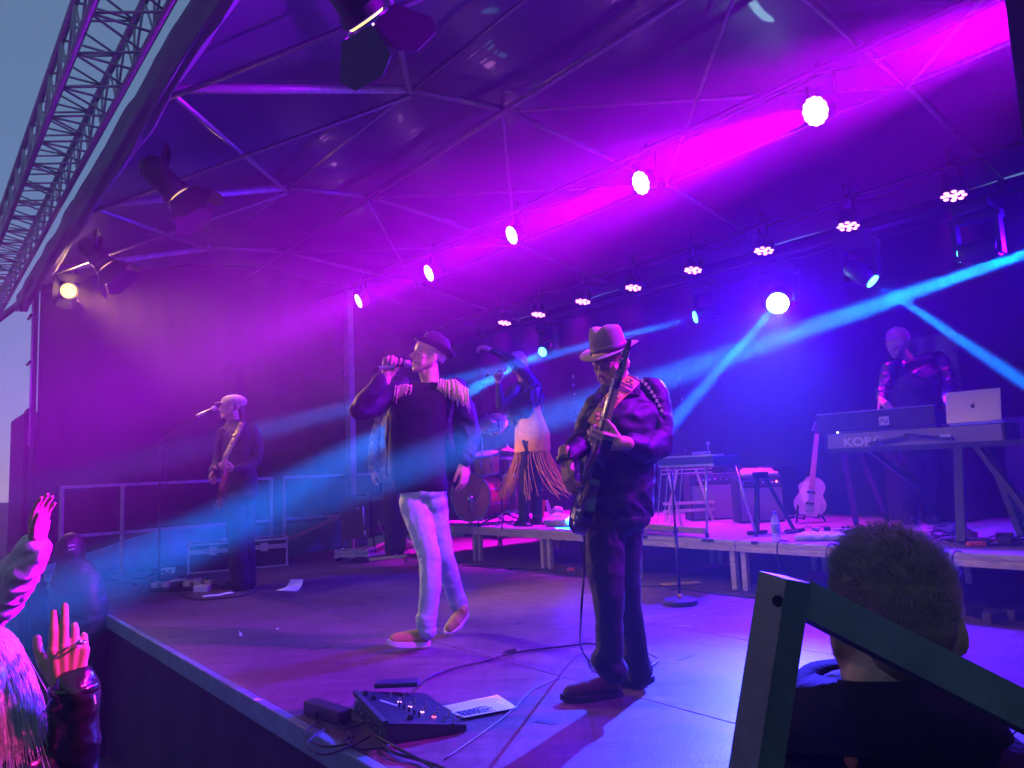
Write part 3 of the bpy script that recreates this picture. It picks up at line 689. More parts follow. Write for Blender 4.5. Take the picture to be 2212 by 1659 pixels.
# ---- the singer in the black hat
Y = 4.80
t = thing('person', 'singer in black hat and fringed black jacket walking with microphone, pale jeans and orange sneakers', 'person', onz(930, 1385, 0))
J = PB(Y); P = J.P
hc = P((925, 768)); fd = V((-.90, -.52, .16)); hu = V((.22, 0, 1))
L, M = head(t, hc, fd, hu, skin, neck_to=P((930, 838, .01)), sc=1.06, mouth=.011, eyes='closed', nose=1.0, neck_r=.050)
hat(t, L(0, -.028, .040), M @ V((0, -.30, 1)), M @ V((0, 1, .25)), mat('black_felt', (.005, .005, .007), .9), mat('black_satin', (.012, .011, .014), .35), crown_r=(.088, .104), crown_h=.105, brim=.046, brim_curl=.030, snap=-.010, back_up=.012, nm='black_hat')
rng = random.Random(3)
strands('hair', hair_grey, t, scalp(L, 1, 900, .028, .0011, lambda q: ((q.x*.3, -.5, -1), 1) if (q.y < .45 and -.62 < q.z < .12 and abs(q.x) > .2 or q.y < -.5 and -.7 < q.z < .1) else None, rng, rad=1.0))
ep = MB(); ep.ball(L(.083, -.002, -.012), .008*1.06, None, 8)
ep.tube([L(.084, -.01, -.01), L(.09, -.04, -.03), L(.05, -.09, -.06), L(.02, -.10, -.11)], .0016, 5)
ep.obj('in_ear_monitor', mat('clear_plastic', (.5, .5, .45), .2, spec=.7), t, smooth=True)
# shirt
k = PB(Y)
k.loft([(925, 828, .02, .07, .06), (921, 838, .01, .14, .085), (914, 858, 0, .195, .115), (907, 890, -.01, .195, .128), (904, 930, -.01, .180, .125), (900, 980, -.01, .178, .122), (902, 1020, -.01, .178, .122), (908, 1050, -.005, .172, .118), (914, 1062, 0, .160, .11)])
k.c((866, 846, .02), (980, 842, .02), .055)
remesh_obj(k, 'shirt', cloth_black, t, vox=.011, smooth=6, fold=.007, fscale=5, fdir=(1, 1, .55))
# jacket: sleeves and open sides
k = PB(Y)
k.c((862, 835, .03), (868, 860, .03), .072, .078); k.chain([(858, 842, .02), (800, 880, -.10), (778, 884, -.14)], [.075, .068, .062]); k.chain([(778, 884, -.14), (800, 850, -.19), (823, 822, -.21)], [.064, .056, .045])
remesh_obj(k, 'right_sleeve', cloth_navy, t, vox=.011, smooth=4, fold=.010, fscale=9)
k = PB(Y)
k.chain([(985, 842, .03), (1006, 895, .05), (1016, 935, .06)], [.072, .062, .060]); k.chain([(1016, 935, .06), (1010, 968, .02), (1004, 992, -.02)], [.060, .054, .046]); k.b((1010, 945, .05), (.075, .07, .10))
remesh_obj(k, 'left_sleeve', cloth_navy, t, vox=.011, smooth=4, fold=.013, fscale=10)
k = PB(Y)
k.loft([(925, 836, .05, .15, .07), (916, 860, .06, .215, .105), (910, 900, .07, .215, .11), (906, 960, .08, .205, .105), (905, 1010, .08, .20, .10), (908, 1040, .08, .19, .09)])
k.c((975, 848, .02), (960, 905, .0), .055, .045); k.c((960, 905, .0), (970, 960, .02), .045, .040); k.c((972, 960, .02), (990, 1050, .10), .040, .030); k.c((985, 900, .08), (994, 1040, .13), .05, .04)
k.c((868, 846, .03), (850, 900, .02), .055, .045); k.c((850, 900, .02), (840, 1020, .05), .045, .030)
remesh_obj(k, 'jacket', cloth_navy, t, vox=.012, smooth=5, fold=.009, fscale=6, fdir=(1, 1, .6))
# fringe epaulettes
gold = mat('tan_fringe', (.55, .42, .26), .8, var=.3, vscale=60)
for nm, (a, b, cc), n_, ln in (('shoulder_fringe', ((948, 826), (984, 826), (1010, 846)), 46, .13), ('shoulder_fringe', ((890, 838), (876, 836), (858, 838)), 16, .11)):
    A, B, C = [P((q[0], q[1], -.055)) for q in (a, b, cc)]; q = MB(); rg = random.Random(5)
    for i in range(n_):
        s = i/(n_-1); p0 = (A*(1-s)+B*s)*(1-s) + (B*(1-s)+C*s)*s; dn = V((.10*(s-.3) if n_ > 20 else -.12, -.05, -1)).normalized()
        for r_ in (0, 1):
            l = ln*rg.uniform(.55, 1.0)*(.7+.45*s if n_ > 20 else 1); o = V((rg.uniform(-.008, .008), -.012*r_-rg.uniform(0, .02), r_*.012-rg.uniform(0, .015)))
            p1 = p0+o; q.tube([p1 + V((0, .012, .012)), p1, p1 + dn*l*.5 + V((rg.uniform(-.004, .004), -.012, 0)), p1 + dn*l + V((rg.uniform(-.012, .012), -.014, 0))], [.003, .0042, .0036, .0022], 4)
    q.tube([A + V((0, 0, .008)), B + V((0, 0, .012)), C + V((0, 0, .006))], .008, 8)
    q.obj(nm, gold, t, smooth=True)
# trousers
k = PB(Y)
k.b((915, 1062), (.155, .115, .075)); k.b((893, 1082, .0), (.088, .100, .09)); k.b((939, 1082, .02), (.086, .100, .09))
k.chain([(893, 1090, -.02), (912, 1145, -.08), (928, 1205, -.13), (930, 1270, -.16), (921, 1352, -.19)], [.090, .080, .069, .064, .055])
k.chain([(938, 1090, .04), (945, 1140, .04), (957, 1200, .05), (974, 1255, .16), (988, 1300, .24)], [.088, .078, .068, .062, .055])
k.c((919, 1338, -.19), (923, 1362, -.19), .058, .055); k.c((986, 1292, .22), (990, 1304, .24), .062, .06)
remesh_obj(k, 'jeans', denim_pale, t, vox=.0085, smooth=3, fold=.004, fscale=12, fdir=(.9, .9, .8))
# hands and microphone
mp0, mp1 = P((806, 797, -.250)), P((889, 784, -.214)); ma = (mp1-mp0).normalized()
k = PB(Y); w = P((836, 813, -.205)); hand(k, w, V((.22, .05, .95)), V((.12, -.99, .1)), thumb=1, curl=(60, 88, 52), spread=0, sc=1.05, tcurl=18, tout=.55, wr=.029); k.cap(w, P((822, 822, -.21)), .028, .033)
remesh_obj(k, 'right_hand', skin, t, vox=.0042, smooth=2)
k = PB(Y); w = P((1003, 998, -.02)); hand(k, w, V((.02, -.10, -1)), V((-.75, .5, 0)), thumb=-1, curl=(16, 22, 14), spread=3, sc=1.02, tcurl=10, tout=.35, wr=.030); k.cap(w, P((1005, 985, -.01)), .031, .034)
remesh_obj(k, 'left_hand', skin, t, vox=.0042, smooth=2)
k = MB(); k.lathe(P((1003, 994, -.02)), (0, .1, 1), [(.036, 0), (.038, .004), (.036, .012)], 20, ring=True); k.obj('bracelet', chrome, t, smooth=True)
org = mat('rust_suede', (.38, .33, .08), .8, var=.2, vscale=30, bump=.2, bscale=120); wsole = mat('white_rubber_sole', (.72, .72, .74), .6, var=.08); lacem = mat('yellow_lace', (.7, .5, .2), .8)
a_ = onz(928, 1394, 0.012); shoe(t, a_, a_ + V((-.235, -.13, .035)), (0.08, 0, 1), org, wsole)
a_ = P((1009, 1322, .30)); shoe(t, a_, onz(962, 1376, 0.0) + V((.0, .02, 0)), (.55, .25, .9), org, wsole, lace=lacem)
# microphone held by the singer: a thing of its own
mic_m = mat('black_metal', (.02, .02, .022), .35, .6, var=.2); grille = mat('mic_grille', (.25, .25, .27), .4, .8, bump=.6, bscale=900)
def microphone(a, b, label, r=.0165):
    a, b = V(a), V(b); d = (b-a); Ln = d.length; t = thing('microphone', label, 'microphone', a)
    MB().lathe(a, d, [(r*.62, 0), (r*.80, .01), (r*.85, .05), (r*.9, Ln-.075), (r*1.15, Ln-.055), (r*1.2, Ln-.05)], 16).obj('handle', mic_m, t, smooth=40)
    MB().lathe(a, d, [(r*.87, .035), (r*.90, .036), (r*.90, Ln*.55), (r*.87, Ln*.551)], 16).obj('display_band', mat('silver_band', (.5, .45, .55), .3, .7), t, smooth=40)
    MB().ball(b - d.normalized()*.026, r*1.55, None, 16).obj('grille', grille, t, smooth=True)
    return t
microphone(mp0, mp1, 'wireless microphone held in front of the mouth of the black-hatted singer')
# ---- the bassist in the grey fedora
Y = 3.42
t = thing('person', 'bass player in grey fedora and dark quilted jacket looking down at the bass', 'person', onz(1330, 1480, 0))
J = PB(Y); P = J.P
hc = P((1318, 782)); fd = V((-.62, -.70, -.42)); hu = V((-.16, -.22, 1))
L, M = head(t, hc, fd, hu, skin2, neck_to=P((1348, 850, .05)), sc=1.0, eyes='closed', nose=1.0, beard='grey')
felt = mat('grey_felt', (.125, .105, .095), .9, var=.2, vscale=20, sheen=.15)
hat(t, L(0, -.018, .050), M @ V((0, -.06, 1)), M @ V((0, 1, 0)), felt, mat('dark_grosgrain', (.045, .04, .045), .55), crown_r=(.080, .095), crown_h=.122, brim=.056, brim_curl=.012, snap=.012, nm='grey_hat')
rng = random.Random(4)
strands('beard', hair_grey, t, [([L(a, b, c_), L(a*1.05, b+.012, c_-.010), L(a*1.05, b+.014, c_-.022)], .0012) for a, b, c_ in [(rng.uniform(-.03, .03), rng.uniform(.066, .080), rng.uniform(-.108, -.078)) for _ in range(420)]])
strands('hair', hair_grey, t, scalp(L, 1, 500, .02, .001, lambda q: ((q.x*.3, -.5, -1), 1) if (q.y < .3 and -.6 < q.z < .05 and abs(q.x) > .2 or q.y < -.5 and -.6 < q.z < .1) else None, rng))
# quilted jacket
quilt = mat('dark_quilted_nylon', (.008, .010, .020), .6, var=.25, vscale=10, bump=.1, bscale=200, spec=.25, crease=.55, cscale=7)
k = PB(Y)
k.loft([(1356, 838, .08, .075, .06), (1354, 852, .07, .12, .09), (1346, 876, .05, .195, .12), (1340, 900, .04, .205, .145), (1336, 950, .03, .185, .15), (1334, 1000, .02, .168, .15), (1333, 1050, .02, .165, .15), (1332, 1095, .02, .165, .15), (1334, 1118, .02, .158, .145)], rz=.45)
k.c((1293, 880, -.02), (1402, 852, .12), .066); k.c((1404, 990, .12), (1405, 1090, .14), .04, .03)
remesh_obj(k, 'jacket', quilt, t, vox=.009, smooth=4, fold=.006, fscale=9, fdir=(.9, .9, 1.5))
k = PB(Y); k.loft([(1346, 822, .06, .066, .064), (1338, 840, .03, .090, .085), (1332, 858, .02, .105, .10)], rz=.3)
remesh_obj(k, 'collar', mat('black_knit', (.012, .013, .018), .9, bump=.6, bscale=70), t, vox=.009, smooth=3, fold=.010, fscale=14, fdir=(1, 1, 2.4))
k = PB(Y); k.chain([(1404, 852, .08), (1416, 905, .06), (1420, 958, .02)], [.083, .078, .072]); k.chain([(1420, 958, .02), (1388, 970, -.12), (1364, 962, -.20)], [.072, .062, .052])
remesh_obj(k, 'left_sleeve', quilt, t, vox=.009, smooth=3, fold=.006, fscale=11, fdir=(.9, .9, 1.6))
k = PB(Y); k.chain([(1292, 884, -.02), (1272, 920, -.02), (1262, 950, -.04)], [.066, .060, .056]); k.chain([(1262, 950, -.04), (1240, 972, -.15), (1226, 984, -.20)], [.056, .048, .040])
remesh_obj(k, 'right_sleeve', quilt, t, vox=.009, smooth=3, fold=.006, fscale=11, fdir=(.9, .9, 1.6))
# printed tape down the sleeve: a row of separate pale letter-like patches
tape = mat('white_sleeve_print', (.55, .48, .38), .7)
for i in range(11):
    a = i/10; q = P((1376+62*a**.75+1*a, 817+92*a**1.25+0*a, -.055+.05*a)); q = q + V((.0, .004, .0))
    if i == 9: continue
    m_ = Matrix.Rotation(.25, 3, 'Z') @ Matrix.Rotation(.9-1.25*a, 3, 'Y')
    kk = MB(); kk.box(q, (.013, .004, .016), M=m_, bev=.001)
    kk.box(q+m_ @ V((.006, 0, -.004)), (.006, .005, .006), M=m_)
    kk.obj('sleeve_print', tape, t)
k = PB(Y)
k.b((1330, 1118), (.160, .135, .085)); k.chain([(1305, 1130, -.04), (1306, 1210, -.07), (1314, 1282, -.10), (1316, 1350, -.10), (1317, 1432, -.10)], [.102, .088, .070, .060, .057])
k.chain([(1345, 1130, .07), (1346, 1210, .10), (1352, 1290, .14), (1366, 1360, .20), (1376, 1440, .22)], [.098, .082, .068, .060, .057]); k.c((1303, 1425, -.11), (1325, 1446, -.10), .055, .062); k.c((1368, 1410, .22), (1380, 1452, .22), .06, .06)
remesh_obj(k, 'jeans', denim_black, t, vox=.010, smooth=3, fold=.004, fscale=12, fdir=(.9, .9, .8))
dsh = mat('dark_suede', (.05, .022, .022), .8, var=.2, vscale=30); dso = mat('dark_rubber_sole', (.03, .02, .03), .6)
a_ = onz(1344, 1503, 0); shoe(t, a_, onz(1213, 1518, 0), (0, 0, 1), dsh, dso, h=.095)
a_ = onz(1411, 1470, 0); shoe(t, a_, onz(1330, 1480, 0) + V((0, -.03, 0)), (0, 0, 1), dsh, dso, h=.095)
# left hand round the neck of the bass
k = PB(Y); w = P((1340, 957, -.26)); hand(k, w, V((-.93, -.30, .10)), V((.10, -.35, -.95)).cross(V((0, 1, 0)))*0+V((-.2, .75, .5)), thumb=-1, curl=(38, 62, 40), spread=3, sc=1.02, tcurl=12, tout=.8, wr=.033); k.cap(w, P((1362, 962, -.20)), .033, .036)
remesh_obj(k, 'left_hand', skin, t, vox=.004, smooth=2)
k = MB(); w2 = P((1347, 959, -.245)); k.lathe(w2 - V((.012, 0, 0)), (1, .3, -.05), [(.036, 0), (.038, .004), (.038, .022), (.036, .026)], 20, ring=True); k.obj('wristband', leather, t, smooth=True)
# right hand hanging over the strings
k = PB(Y); w = P((1222, 990, -.215)); hand(k, w, V((.06, -.16, -1)), V((.92, .35, .1)), thumb=-1, curl=(24, 38, 25), spread=4, sc=1.03, tcurl=12, tout=.55, wr=.031); k.cap(w, P((1228, 982, -.19)), .031, .034)
remesh_obj(k, 'right_hand', skin2, t, vox=.004, smooth=2)
k = MB(); k.lathe(P((1221, 992, -.218)), (-.1, .2, 1), [(.036, -.012), (.039, -.008), (.039, .010), (.036, .014)], 20, ring=True); k.obj('wristband', leather, t, smooth=True)
# ---- bass guitar, seen nearly edge on
b0, b1 = P((1246, 1138, -.25)), P((1347, 775, -.30)); 
def bass():
    t = thing('bass_guitar', 'dark electric bass hanging on a yellow strap, neck pointing up past the fedora', 'bass guitar', b0)
    y = (b1-b0); Ln = y.length; y.normalize(); n = V((-.995, -.04, -.10)); n = (n - y*n.dot(y)).normalized(); x = y.cross(n); M = Matrix((x, y, n)).transposed()
    Q = lambda a, b, c: b0 + M @ V((a, b, c))
    out = []
    key = [(0, -.02), (.09, -.015), (.155, .04), (.165, .10), (.135, .17), (.115, .22), (.13, .30), (.155, .38), (.135, .40), (.095, .34), (.045, .30), (-.045, .30), (-.08, .33), (-.125, .34), (-.13, .27), (-.115, .20), (-.135, .14), (-.16, .08), (-.14, .01), (-.08, -.02)]
    N_ = len(key)
    for i in range(N_):
        p0, p1, p2, p3 = [V((*key[(i+d) % N_], 0)) for d in (-1, 0, 1, 2)]
        for s in range(4):
            u = s/4; q = .5*((2*p1) + (p2-p0)*u + (2*p0-5*p1+4*p2-p3)*u*u + (3*p1-p0-3*p2+p3)*u**3); out.append((q.x, q.y))
    blk = mat('gloss_black_body', (.008, .008, .010), .12, coat=.8)
    MB().prism(out, -.022, .018, M, b0).obj('body', blk, t, smooth=30)
    MB().prism([(a*.62, b*.5+.10) for a, b in out], .018, .021, M, b0).obj('pickguard', mat('dark_pickguard', (.03, .02, .02), .25), t)
    wood = mat('maple_neck', (.32, .22, .14), .35, var=.15, vscale=30, stretch=(1, 1, .1)); fb = mat('rosewood_fingerboard', (.06, .035, .03), .5, var=.3, vscale=30)
    k = MB(); k.add([Q(-.029, .26, .006), Q(.029, .26, .006), Q(.020, Ln-.13, .006), Q(-.020, Ln-.13, .006), Q(-.020, .26, -.020), Q(.020, .26, -.020), Q(.014, Ln-.13, -.014), Q(-.014, Ln-.13, -.014)], [(0, 1, 2, 3), (4, 7, 6, 5), (0, 4, 5, 1), (1, 5, 6, 2), (2, 6, 7, 3), (3, 7, 4, 0)]); k.obj('neck', wood, t)
    k = MB(); k.add([Q(-.030, .20, .0065), Q(.030, .20, .0065), Q(.020, Ln-.13, .0065), Q(-.020, Ln-.13, .0065), Q(-.030, .20, .024), Q(.030, .20, .024), Q(.020, Ln-.13, .014), Q(-.020, Ln-.13, .014)], [(0, 3, 2, 1), (4, 5, 6, 7), (0, 1, 5, 4), (1, 2, 6, 5), (2, 3, 7, 6), (3, 0, 4, 7)]); k.obj('fingerboard', fb, t)
    MB().prism([(-.022, Ln-.13), (.022, Ln-.13), (.040, Ln-.09), (.036, Ln+.04), (.012, Ln+.085), (-.012, Ln+.07), (-.030, Ln+.02), (-.038, Ln-.09)], -.010, .006, M, b0).obj('headstock', blk, t)
    for i in range(4):
        yy = Ln-.095+.042*i; sx = -1
        k = MB(); k.tube([Q(sx*.03, yy, -.004), Q(sx*.060, yy, -.004)], .004, 8); k.lathe(Q(sx*.060, yy, -.004), M @ V((sx, 0, 0)), [(.004, 0), (.015, .004), (.015, .009), (.004, .012)], 10, ex=.5); k.obj('tuning_key', chrome, t, smooth=True)
        MB().lathe(Q(-.02+.012*i*.8, yy, .006), n, [(.006, 0), (.006, .012), (.004, .014)], 10).obj('tuning_post', chrome, t, smooth=True)
    for i in range(4):
        MB().tube([Q(-.027+.018*i, .05, .030), Q(-.021+.014*i, Ln-.13, .018), Q(-.012+.008*i, Ln-.06, .014)], .0013, 5).obj('string', chrome, t, smooth=True)
    MB().box(Q(0, .05, .024), (.085, .045, .012), M=M, bev=.003).obj('bridge', chrome, t)
    for yy in (.12, .19): MB().box(Q(0, yy, .022), (.09, .03, .012), M=M, bev=.004).obj('pickup', black, t)
    for yy, xx in ((.02, .09), (.05, .115), (.08, .13)): MB().lathe(Q(xx, yy, .018), n, [(.011, 0), (.011, .012), (.009, .015)], 14).obj('knob', chrome, t, smooth=True)
    # strap over the shoulder, printed with yellow and black hazard pattern
    st = mat('strap_black', (.02, .018, .016), .7)
    m = bpy.data.materials.new('yellow_strap_print'); m.use_nodes = True; T_ = m.node_tree; bs = T_.nodes['Principled BSDF']; bs.inputs['Roughness'].default_value = .6
    bs.inputs['Base Color'].default_value = (.62, .36, .04, 1)
    pts = [P(q) for q in [(1283, 918, -.235), (1300, 893, -.22), (1322, 862, -.19), (1352, 835, -.14), (1372, 815, -.05)]]
    sub = []
    for i in range(len(pts)-1):
        for s in range(6): sub.append(pts[i].lerp(pts[i+1], s/6))
    sub.append(pts[-1]); wd = .033; side = V((.55, 0, .83)).cross(V((0, 1, 0))).normalized(); side = V((.72, -.12, -.50)).normalized()
    k = MB(); 
    for q in sub: k.v += [q - side*wd, q + side*wd]
    k.f = [(2*i, 2*i+1, 2*i+3, 2*i+2) for i in range(len(sub)-1)]; s_ = k.obj('strap', m, t, smooth=True, thick=.003)
    d_ = (pts[3]-pts[0]).normalized(); nn = side.cross(d_).normalized()
    if nn.y > 0: nn = -nn
    blkp = mat('strap_print_black', (.015, .01, .008), .6); yel = mat('strap_print_yellow', (.70, .42, .05), .6)
    Ls = sum((sub[i+1]-sub[i]).length for i in range(len(sub)-1))
    def on(q, a):
        L_ = q*Ls; i = 0
        while i < len(sub)-2 and L_ > (sub[i+1]-sub[i]).length: L_ -= (sub[i+1]-sub[i]).length; i += 1
        return sub[i] + (sub[i+1]-sub[i]).normalized()*L_ + side*a*wd
    def disc(q, r, h, mt, nm, a0=0, a1=2*pi, r0=0):
        c = on(q, 0) + nn*h; kk = MB(); n_ = 20; o = []
        for i in range(n_+1):
            a = a0+(a1-a0)*i/n_; o.append((r*cos(a), r*sin(a)))
        if r0: o += [(r0*cos(a0+(a1-a0)*(n_-i)/n_), r0*sin(a0+(a1-a0)*(n_-i)/n_)) for i in range(n_+1)]
        else: o = o[:-1] if a1-a0 > 6 else o+[(0, 0)]
        Mx = Matrix((side, nn.cross(side), nn)).transposed(); kk.prism(o, 0, .0006, Mx, c); return kk.obj(nm, mt, s_)
    for q in (.12, .46, .80):
        disc(q, .0225, .0038, blkp, 'ring'); disc(q, .0195, .0046, yel, 'disc')
        for j in range(3): disc(q, .017, .0054, blkp, 'blade', radians(60+120*j), radians(120+120*j), .0045)
        disc(q, .0032, .0054, blkp, 'hub')
    for q in (.285, .305, .63, .65, .955, .97):
        kk = MB(); a, b = on(q, -1)+nn*.0042, on(q, 1)+nn*.0042; kk.bar(a, b, .005, .0008, up=nn); kk.obj('bar', blkp, s_)
    for q0, q1 in ((.22, .28), (.32, .38), (.56, .62), (.67, .73)):
        for s in range(5):
            q = q0+(q1-q0)*s/5; kk = MB(); kk.bar(on(q, -.9)+nn*.0042, on(q+.035, .9)+nn*.0042, .0022, .0008, up=nn); kk.obj('stripe', blkp, s_)
    pts = [P(q) for q in [(1283, 918, -.235), (1278, 935, -.24), (1266, 950, -.25)]]; MB().tube(pts, .012, 6).obj('strap_end', st, t, smooth=True)
bass()
# ---- backing singer with raised arm, on the riser
Y = 8.15
base = onz(1142, 1137, .4)
t = thing('person', 'woman on the riser with one arm raised, orange skirt with long fringe and a microphone', 'person', base)
J = PB(Y); P = J.P
L, M = head(t, P((1117, 783)), V((-.86, -.48, -.12)), V((-.18, 0, 1)), skin, neck_to=P((1130, 826, .02)), sc=.98, mouth=.008, eyes='closed', beard=None, nose=.97, neck_r=.046, fat=.95)
k = PB(Y); Ml = M
k.ball(L(0, -.018, .042), (.082, .098, .084), M, 20)
for s in (-1, 1): k.cap(L(s*.066, -.02, .03), L(s*.070, .0, -.085), .030, .018); k.cap(L(s*.055, .045, .06), L(s*.070, .035, -.04), .022, .012); k.cap(L(s*.04, -.075, .02), L(s*.045, -.065, -.10), .04, .022)
k.cap(L(-.03, .055, .075), L(.035, .058, .070), .022)
remesh_obj(k, 'hair', hair_silver, t, vox=.006, smooth=3, fold=.004, fscale=30, fdir=(1, 1, .25))
jk = mat('short_black_jacket', (.018, .02, .032), .45, var=.3, vscale=12, bump=.3, bscale=50, coat=.2, crease=.55, cscale=7)
k = PB(Y); k.loft([(1138, 822, .02, .07, .06), (1138, 832, .02, .15, .085), (1134, 850, 0, .19, .115), (1131, 875, 0, .175, .115), (1128, 895, 0, .165, .11), (1124, 906, 0, .155, .105)], rz=-.35)
k.c((1160, 860, .05), (1160, 884, .05), .085, .07); k.c((1104, 850, -.05), (1108, 915, -.05), .05, .03)
remesh_obj(k, 'jacket', jk, t, vox=.011, smooth=4, fold=.010, fscale=9)
k = PB(Y); k.chain([(1156, 836, .02), (1130, 800, -.10), (1104, 778, -.18)], [.074, .062, .052]); k.chain([(1104, 778, -.18), (1080, 764, -.20), (1064, 756, -.22)], [.050, .042, .034])
remesh_obj(k, 'raised_sleeve', jk, t, vox=.009, smooth=3, fold=.007, fscale=12)
k = PB(Y); k.chain([(1112, 842, -.06), (1092, 866, -.12), (1082, 878, -.14)], [.066, .056, .050]); k.chain([(1082, 878, -.14), (1079, 855, -.19), (1077, 833, -.21)], [.050, .042, .034])
remesh_obj(k, 'bent_sleeve', jk, t, vox=.009, smooth=3, fold=.007, fscale=12)
k = PB(Y); w = P((1060, 755, -.22)); hand(k, w, V((-.93, -.1, .30)), V((-.1, -.3, -1)), thumb=1, curl=(30, 40, 30), spread=4, sc=1.0, tcurl=20, tout=.5); k.cap(w, P((1068, 758, -.21)), .026, .03)
remesh_obj(k, 'raised_hand', skin, t, vox=.005, smooth=2)
k = PB(Y); w = P((1077, 826, -.21)); hand(k, w, V((-.15, .05, .95)), V((.1, -.99, .1)), thumb=1, curl=(55, 85, 55), spread=0, sc=.95, tcurl=15, tout=.5); k.cap(w, P((1077, 836, -.20)), .025, .03)
remesh_obj(k, 'mic_hand', skin, t, vox=.005, smooth=2)
# skirt
m = mat('orange_knit', (.80, .34, .03), .85, var=.12, vscale=20, bump=.2, bscale=150, sheen=.3)
k = PB(Y); k.loft([(1137, 868, .0, .135, .10), (1140, 890, .0, .145, .11), (1146, 915, 0, .17, .125), (1150, 940, 0, .192, .135), (1150, 962, 0, .195, .135), (1149, 976, 0, .196, .135)], rz=-.2)
remesh_obj(k, 'skirt', m, t, vox=.010, smooth=3, fold=.005, fscale=7, fdir=(1, 1, .4))
rg = random.Random(11)
for i in range(64):
    a = 2*pi*i/64+rg.uniform(-.05, .05); c = P((1149, 974, 0)); x = .190*cos(a); y = .13*sin(a); p0 = c + Matrix.Rotation(-.2, 3, 'Z') @ V((x, y, 0))
    sw = .20 if x > .02 else (-.10 if x < -.10 else .04); l = rg.uniform(.42, .54)
    e = V((x*.55+sw*rg.uniform(.6, 1.5)+rg.uniform(-.05, .05), y*.4+rg.uniform(-.06, .04), -l)); b1_ = V((x*.10+rg.uniform(-.02, .02), 0, -l*.4)); b2_ = (b1_+e)*.55+V((rg.uniform(-.04, .03), 0, -.03))
    P_ = []
    for s in range(9):
        u = s/8; P_.append(p0*1.0 + (b1_*3*u*(1-u)**2 + b2_*3*u*u*(1-u) + e*u**3))
    MB().tube(P_, [.0046]*8+[.0036], 6).obj('fringe_strand', m, t, smooth=True)
k = PB(Y); k.chain([(1140, 955, -.04), (1134, 1040, -.06), (1130, 1120, -.05)], [.088, .062, .05]); k.chain([(1158, 955, .05), (1160, 1040, .04), (1160, 1120, .04)], [.088, .062, .05])
remesh_obj(k, 'leggings', denim_black, t, vox=.011, smooth=3, fold=.006, fscale=10)
for hx, tx in (((1142, 1137, -.0), (1118, 1136)), ((1170, 1133), (1147, 1133))):
    a = onz(hx[0], hx[1], .4); b = onz(tx[0], tx[1], .4); q = PB(Y); q.cap(a + (b-a)*.25 + V((0, 0, .045)), a + (b-a)*.25 + V((0, 0, .26)), .048, .055); q.cap(a + (b-a)*.2 + V((0, 0, .04)), a + (b-a)*.95 + V((0, 0, .035)), .042, .036); q.box((a+b)/2 + V((0, 0, .012)), (.26, .085, .024), math.atan2((b-a).y, (b-a).x))
    remesh_obj(q, 'boot', leather, t, vox=.010, smooth=2)
microphone(P((1049, 812, -.255)), P((1095, 797, -.225)), 'wireless microphone in the hand of the woman with raised arm')

# ---- guitarist with flat cap at the left
Y = 7.45
t = thing('person', 'guitarist in pale flat cap and dark shirt singing at the left of the stage', 'person', onz(512, 1270, 0))
J = PB(Y); P = J.P
L, M = head(t, P((499, 880)), V((-.93, -.36, .03)), V((.04, 0, 1)), skin, neck_to=P((505, 915, .02)), sc=1.02, mouth=.009, eyes='closed', nose=1.02, beard='dark')
capm = mat('pale_wool_cap', (.42, .33, .28), .9, var=.25, vscale=25, sheen=.4)
k = PB(Y); k.ball(L(0, -.030, .062), (.096, .120, .062), M, 22); k.cap(L(-.03, .05, .068), L(.03, .05, .068), .034); k.ball(L(0, -.01, .040), (.084, .102, .045), M, 18)
remesh_obj(k, 'flat_cap', capm, t, vox=.006, smooth=3, fold=.004, fscale=16)
k = MB()
for r_ in range(2):
    for j in range(13):
        a = pi*(j/12); k.v.append(L(.066*cos(a)*(1 if r_ == 0 else 1.02), .055+(.045+.03*r_)*sin(a)*1.0+.02*r_, .052-.014*r_*sin(a)))
k.f = [(j, j+1, j+14, j+13) for j in range(12)]; k.obj('cap_peak', capm, t, smooth=True, thick=.004)
k = PB(Y); k.cap(L(0, -.075, .02), L(0, -.11, -.07), .035, .02); k.cap(L(0, -.11, -.07), L(.01, -.115, -.15), .022, .01); k.cap(L(-.062, -.03, .02), L(-.06, -.035, -.03), .018, .01); k.cap(L(.062, -.03, .02), L(.06, -.035, -.03), .018, .01)
remesh_obj(k, 'hair', hair_dark, t, vox=.006, smooth=2, fold=.003, fscale=30)
k = PB(Y); k.cap(L(-.012, .064, -.098), L(.012, .064, -.098), .020, .020); k.cap(L(-.026, .080, -.050), L(0, .092, -.044), .005, .006); k.cap(L(.026, .080, -.050), L(0, .092, -.044), .005, .006)
remesh_obj(k, 'beard', hair_dark, t, vox=.005, smooth=2)
sh = mat('dark_western_shirt', (.028, .030, .045), .75, var=.2, vscale=14, bump=.2, bscale=160, spec=.25, crease=.55, cscale=7)
k = PB(Y); k.loft([(506, 908, .02, .065, .06), (512, 920, .02, .15, .09), (514, 940, .02, .20, .12), (514, 975, .02, .195, .125), (517, 1010, .02, .185, .12), (519, 1045, .02, .19, .125), (520, 1070, .02, .185, .12)], rz=-.55)
remesh_obj(k, 'shirt', sh, t, vox=.012, smooth=4, fold=.007, fscale=8)
k = PB(Y); k.chain([(544, 934, .0), (556, 970, -.02), (552, 996, -.06)], [.074, .064, .056]); k.chain([(552, 996, -.06), (528, 1010, -.20), (509, 1014, -.27)], [.056, .046, .036])
remesh_obj(k, 'left_sleeve', sh, t, vox=.009, smooth=3, fold=.007, fscale=12)
k = PB(Y); k.chain([(484, 936, .02), (474, 985, .04), (470, 1005, .0)], [.066, .058, .050]); k.chain([(470, 1005, .0), (462, 1014, -.10), (460, 1018, -.14)], [.050, .042, .034])
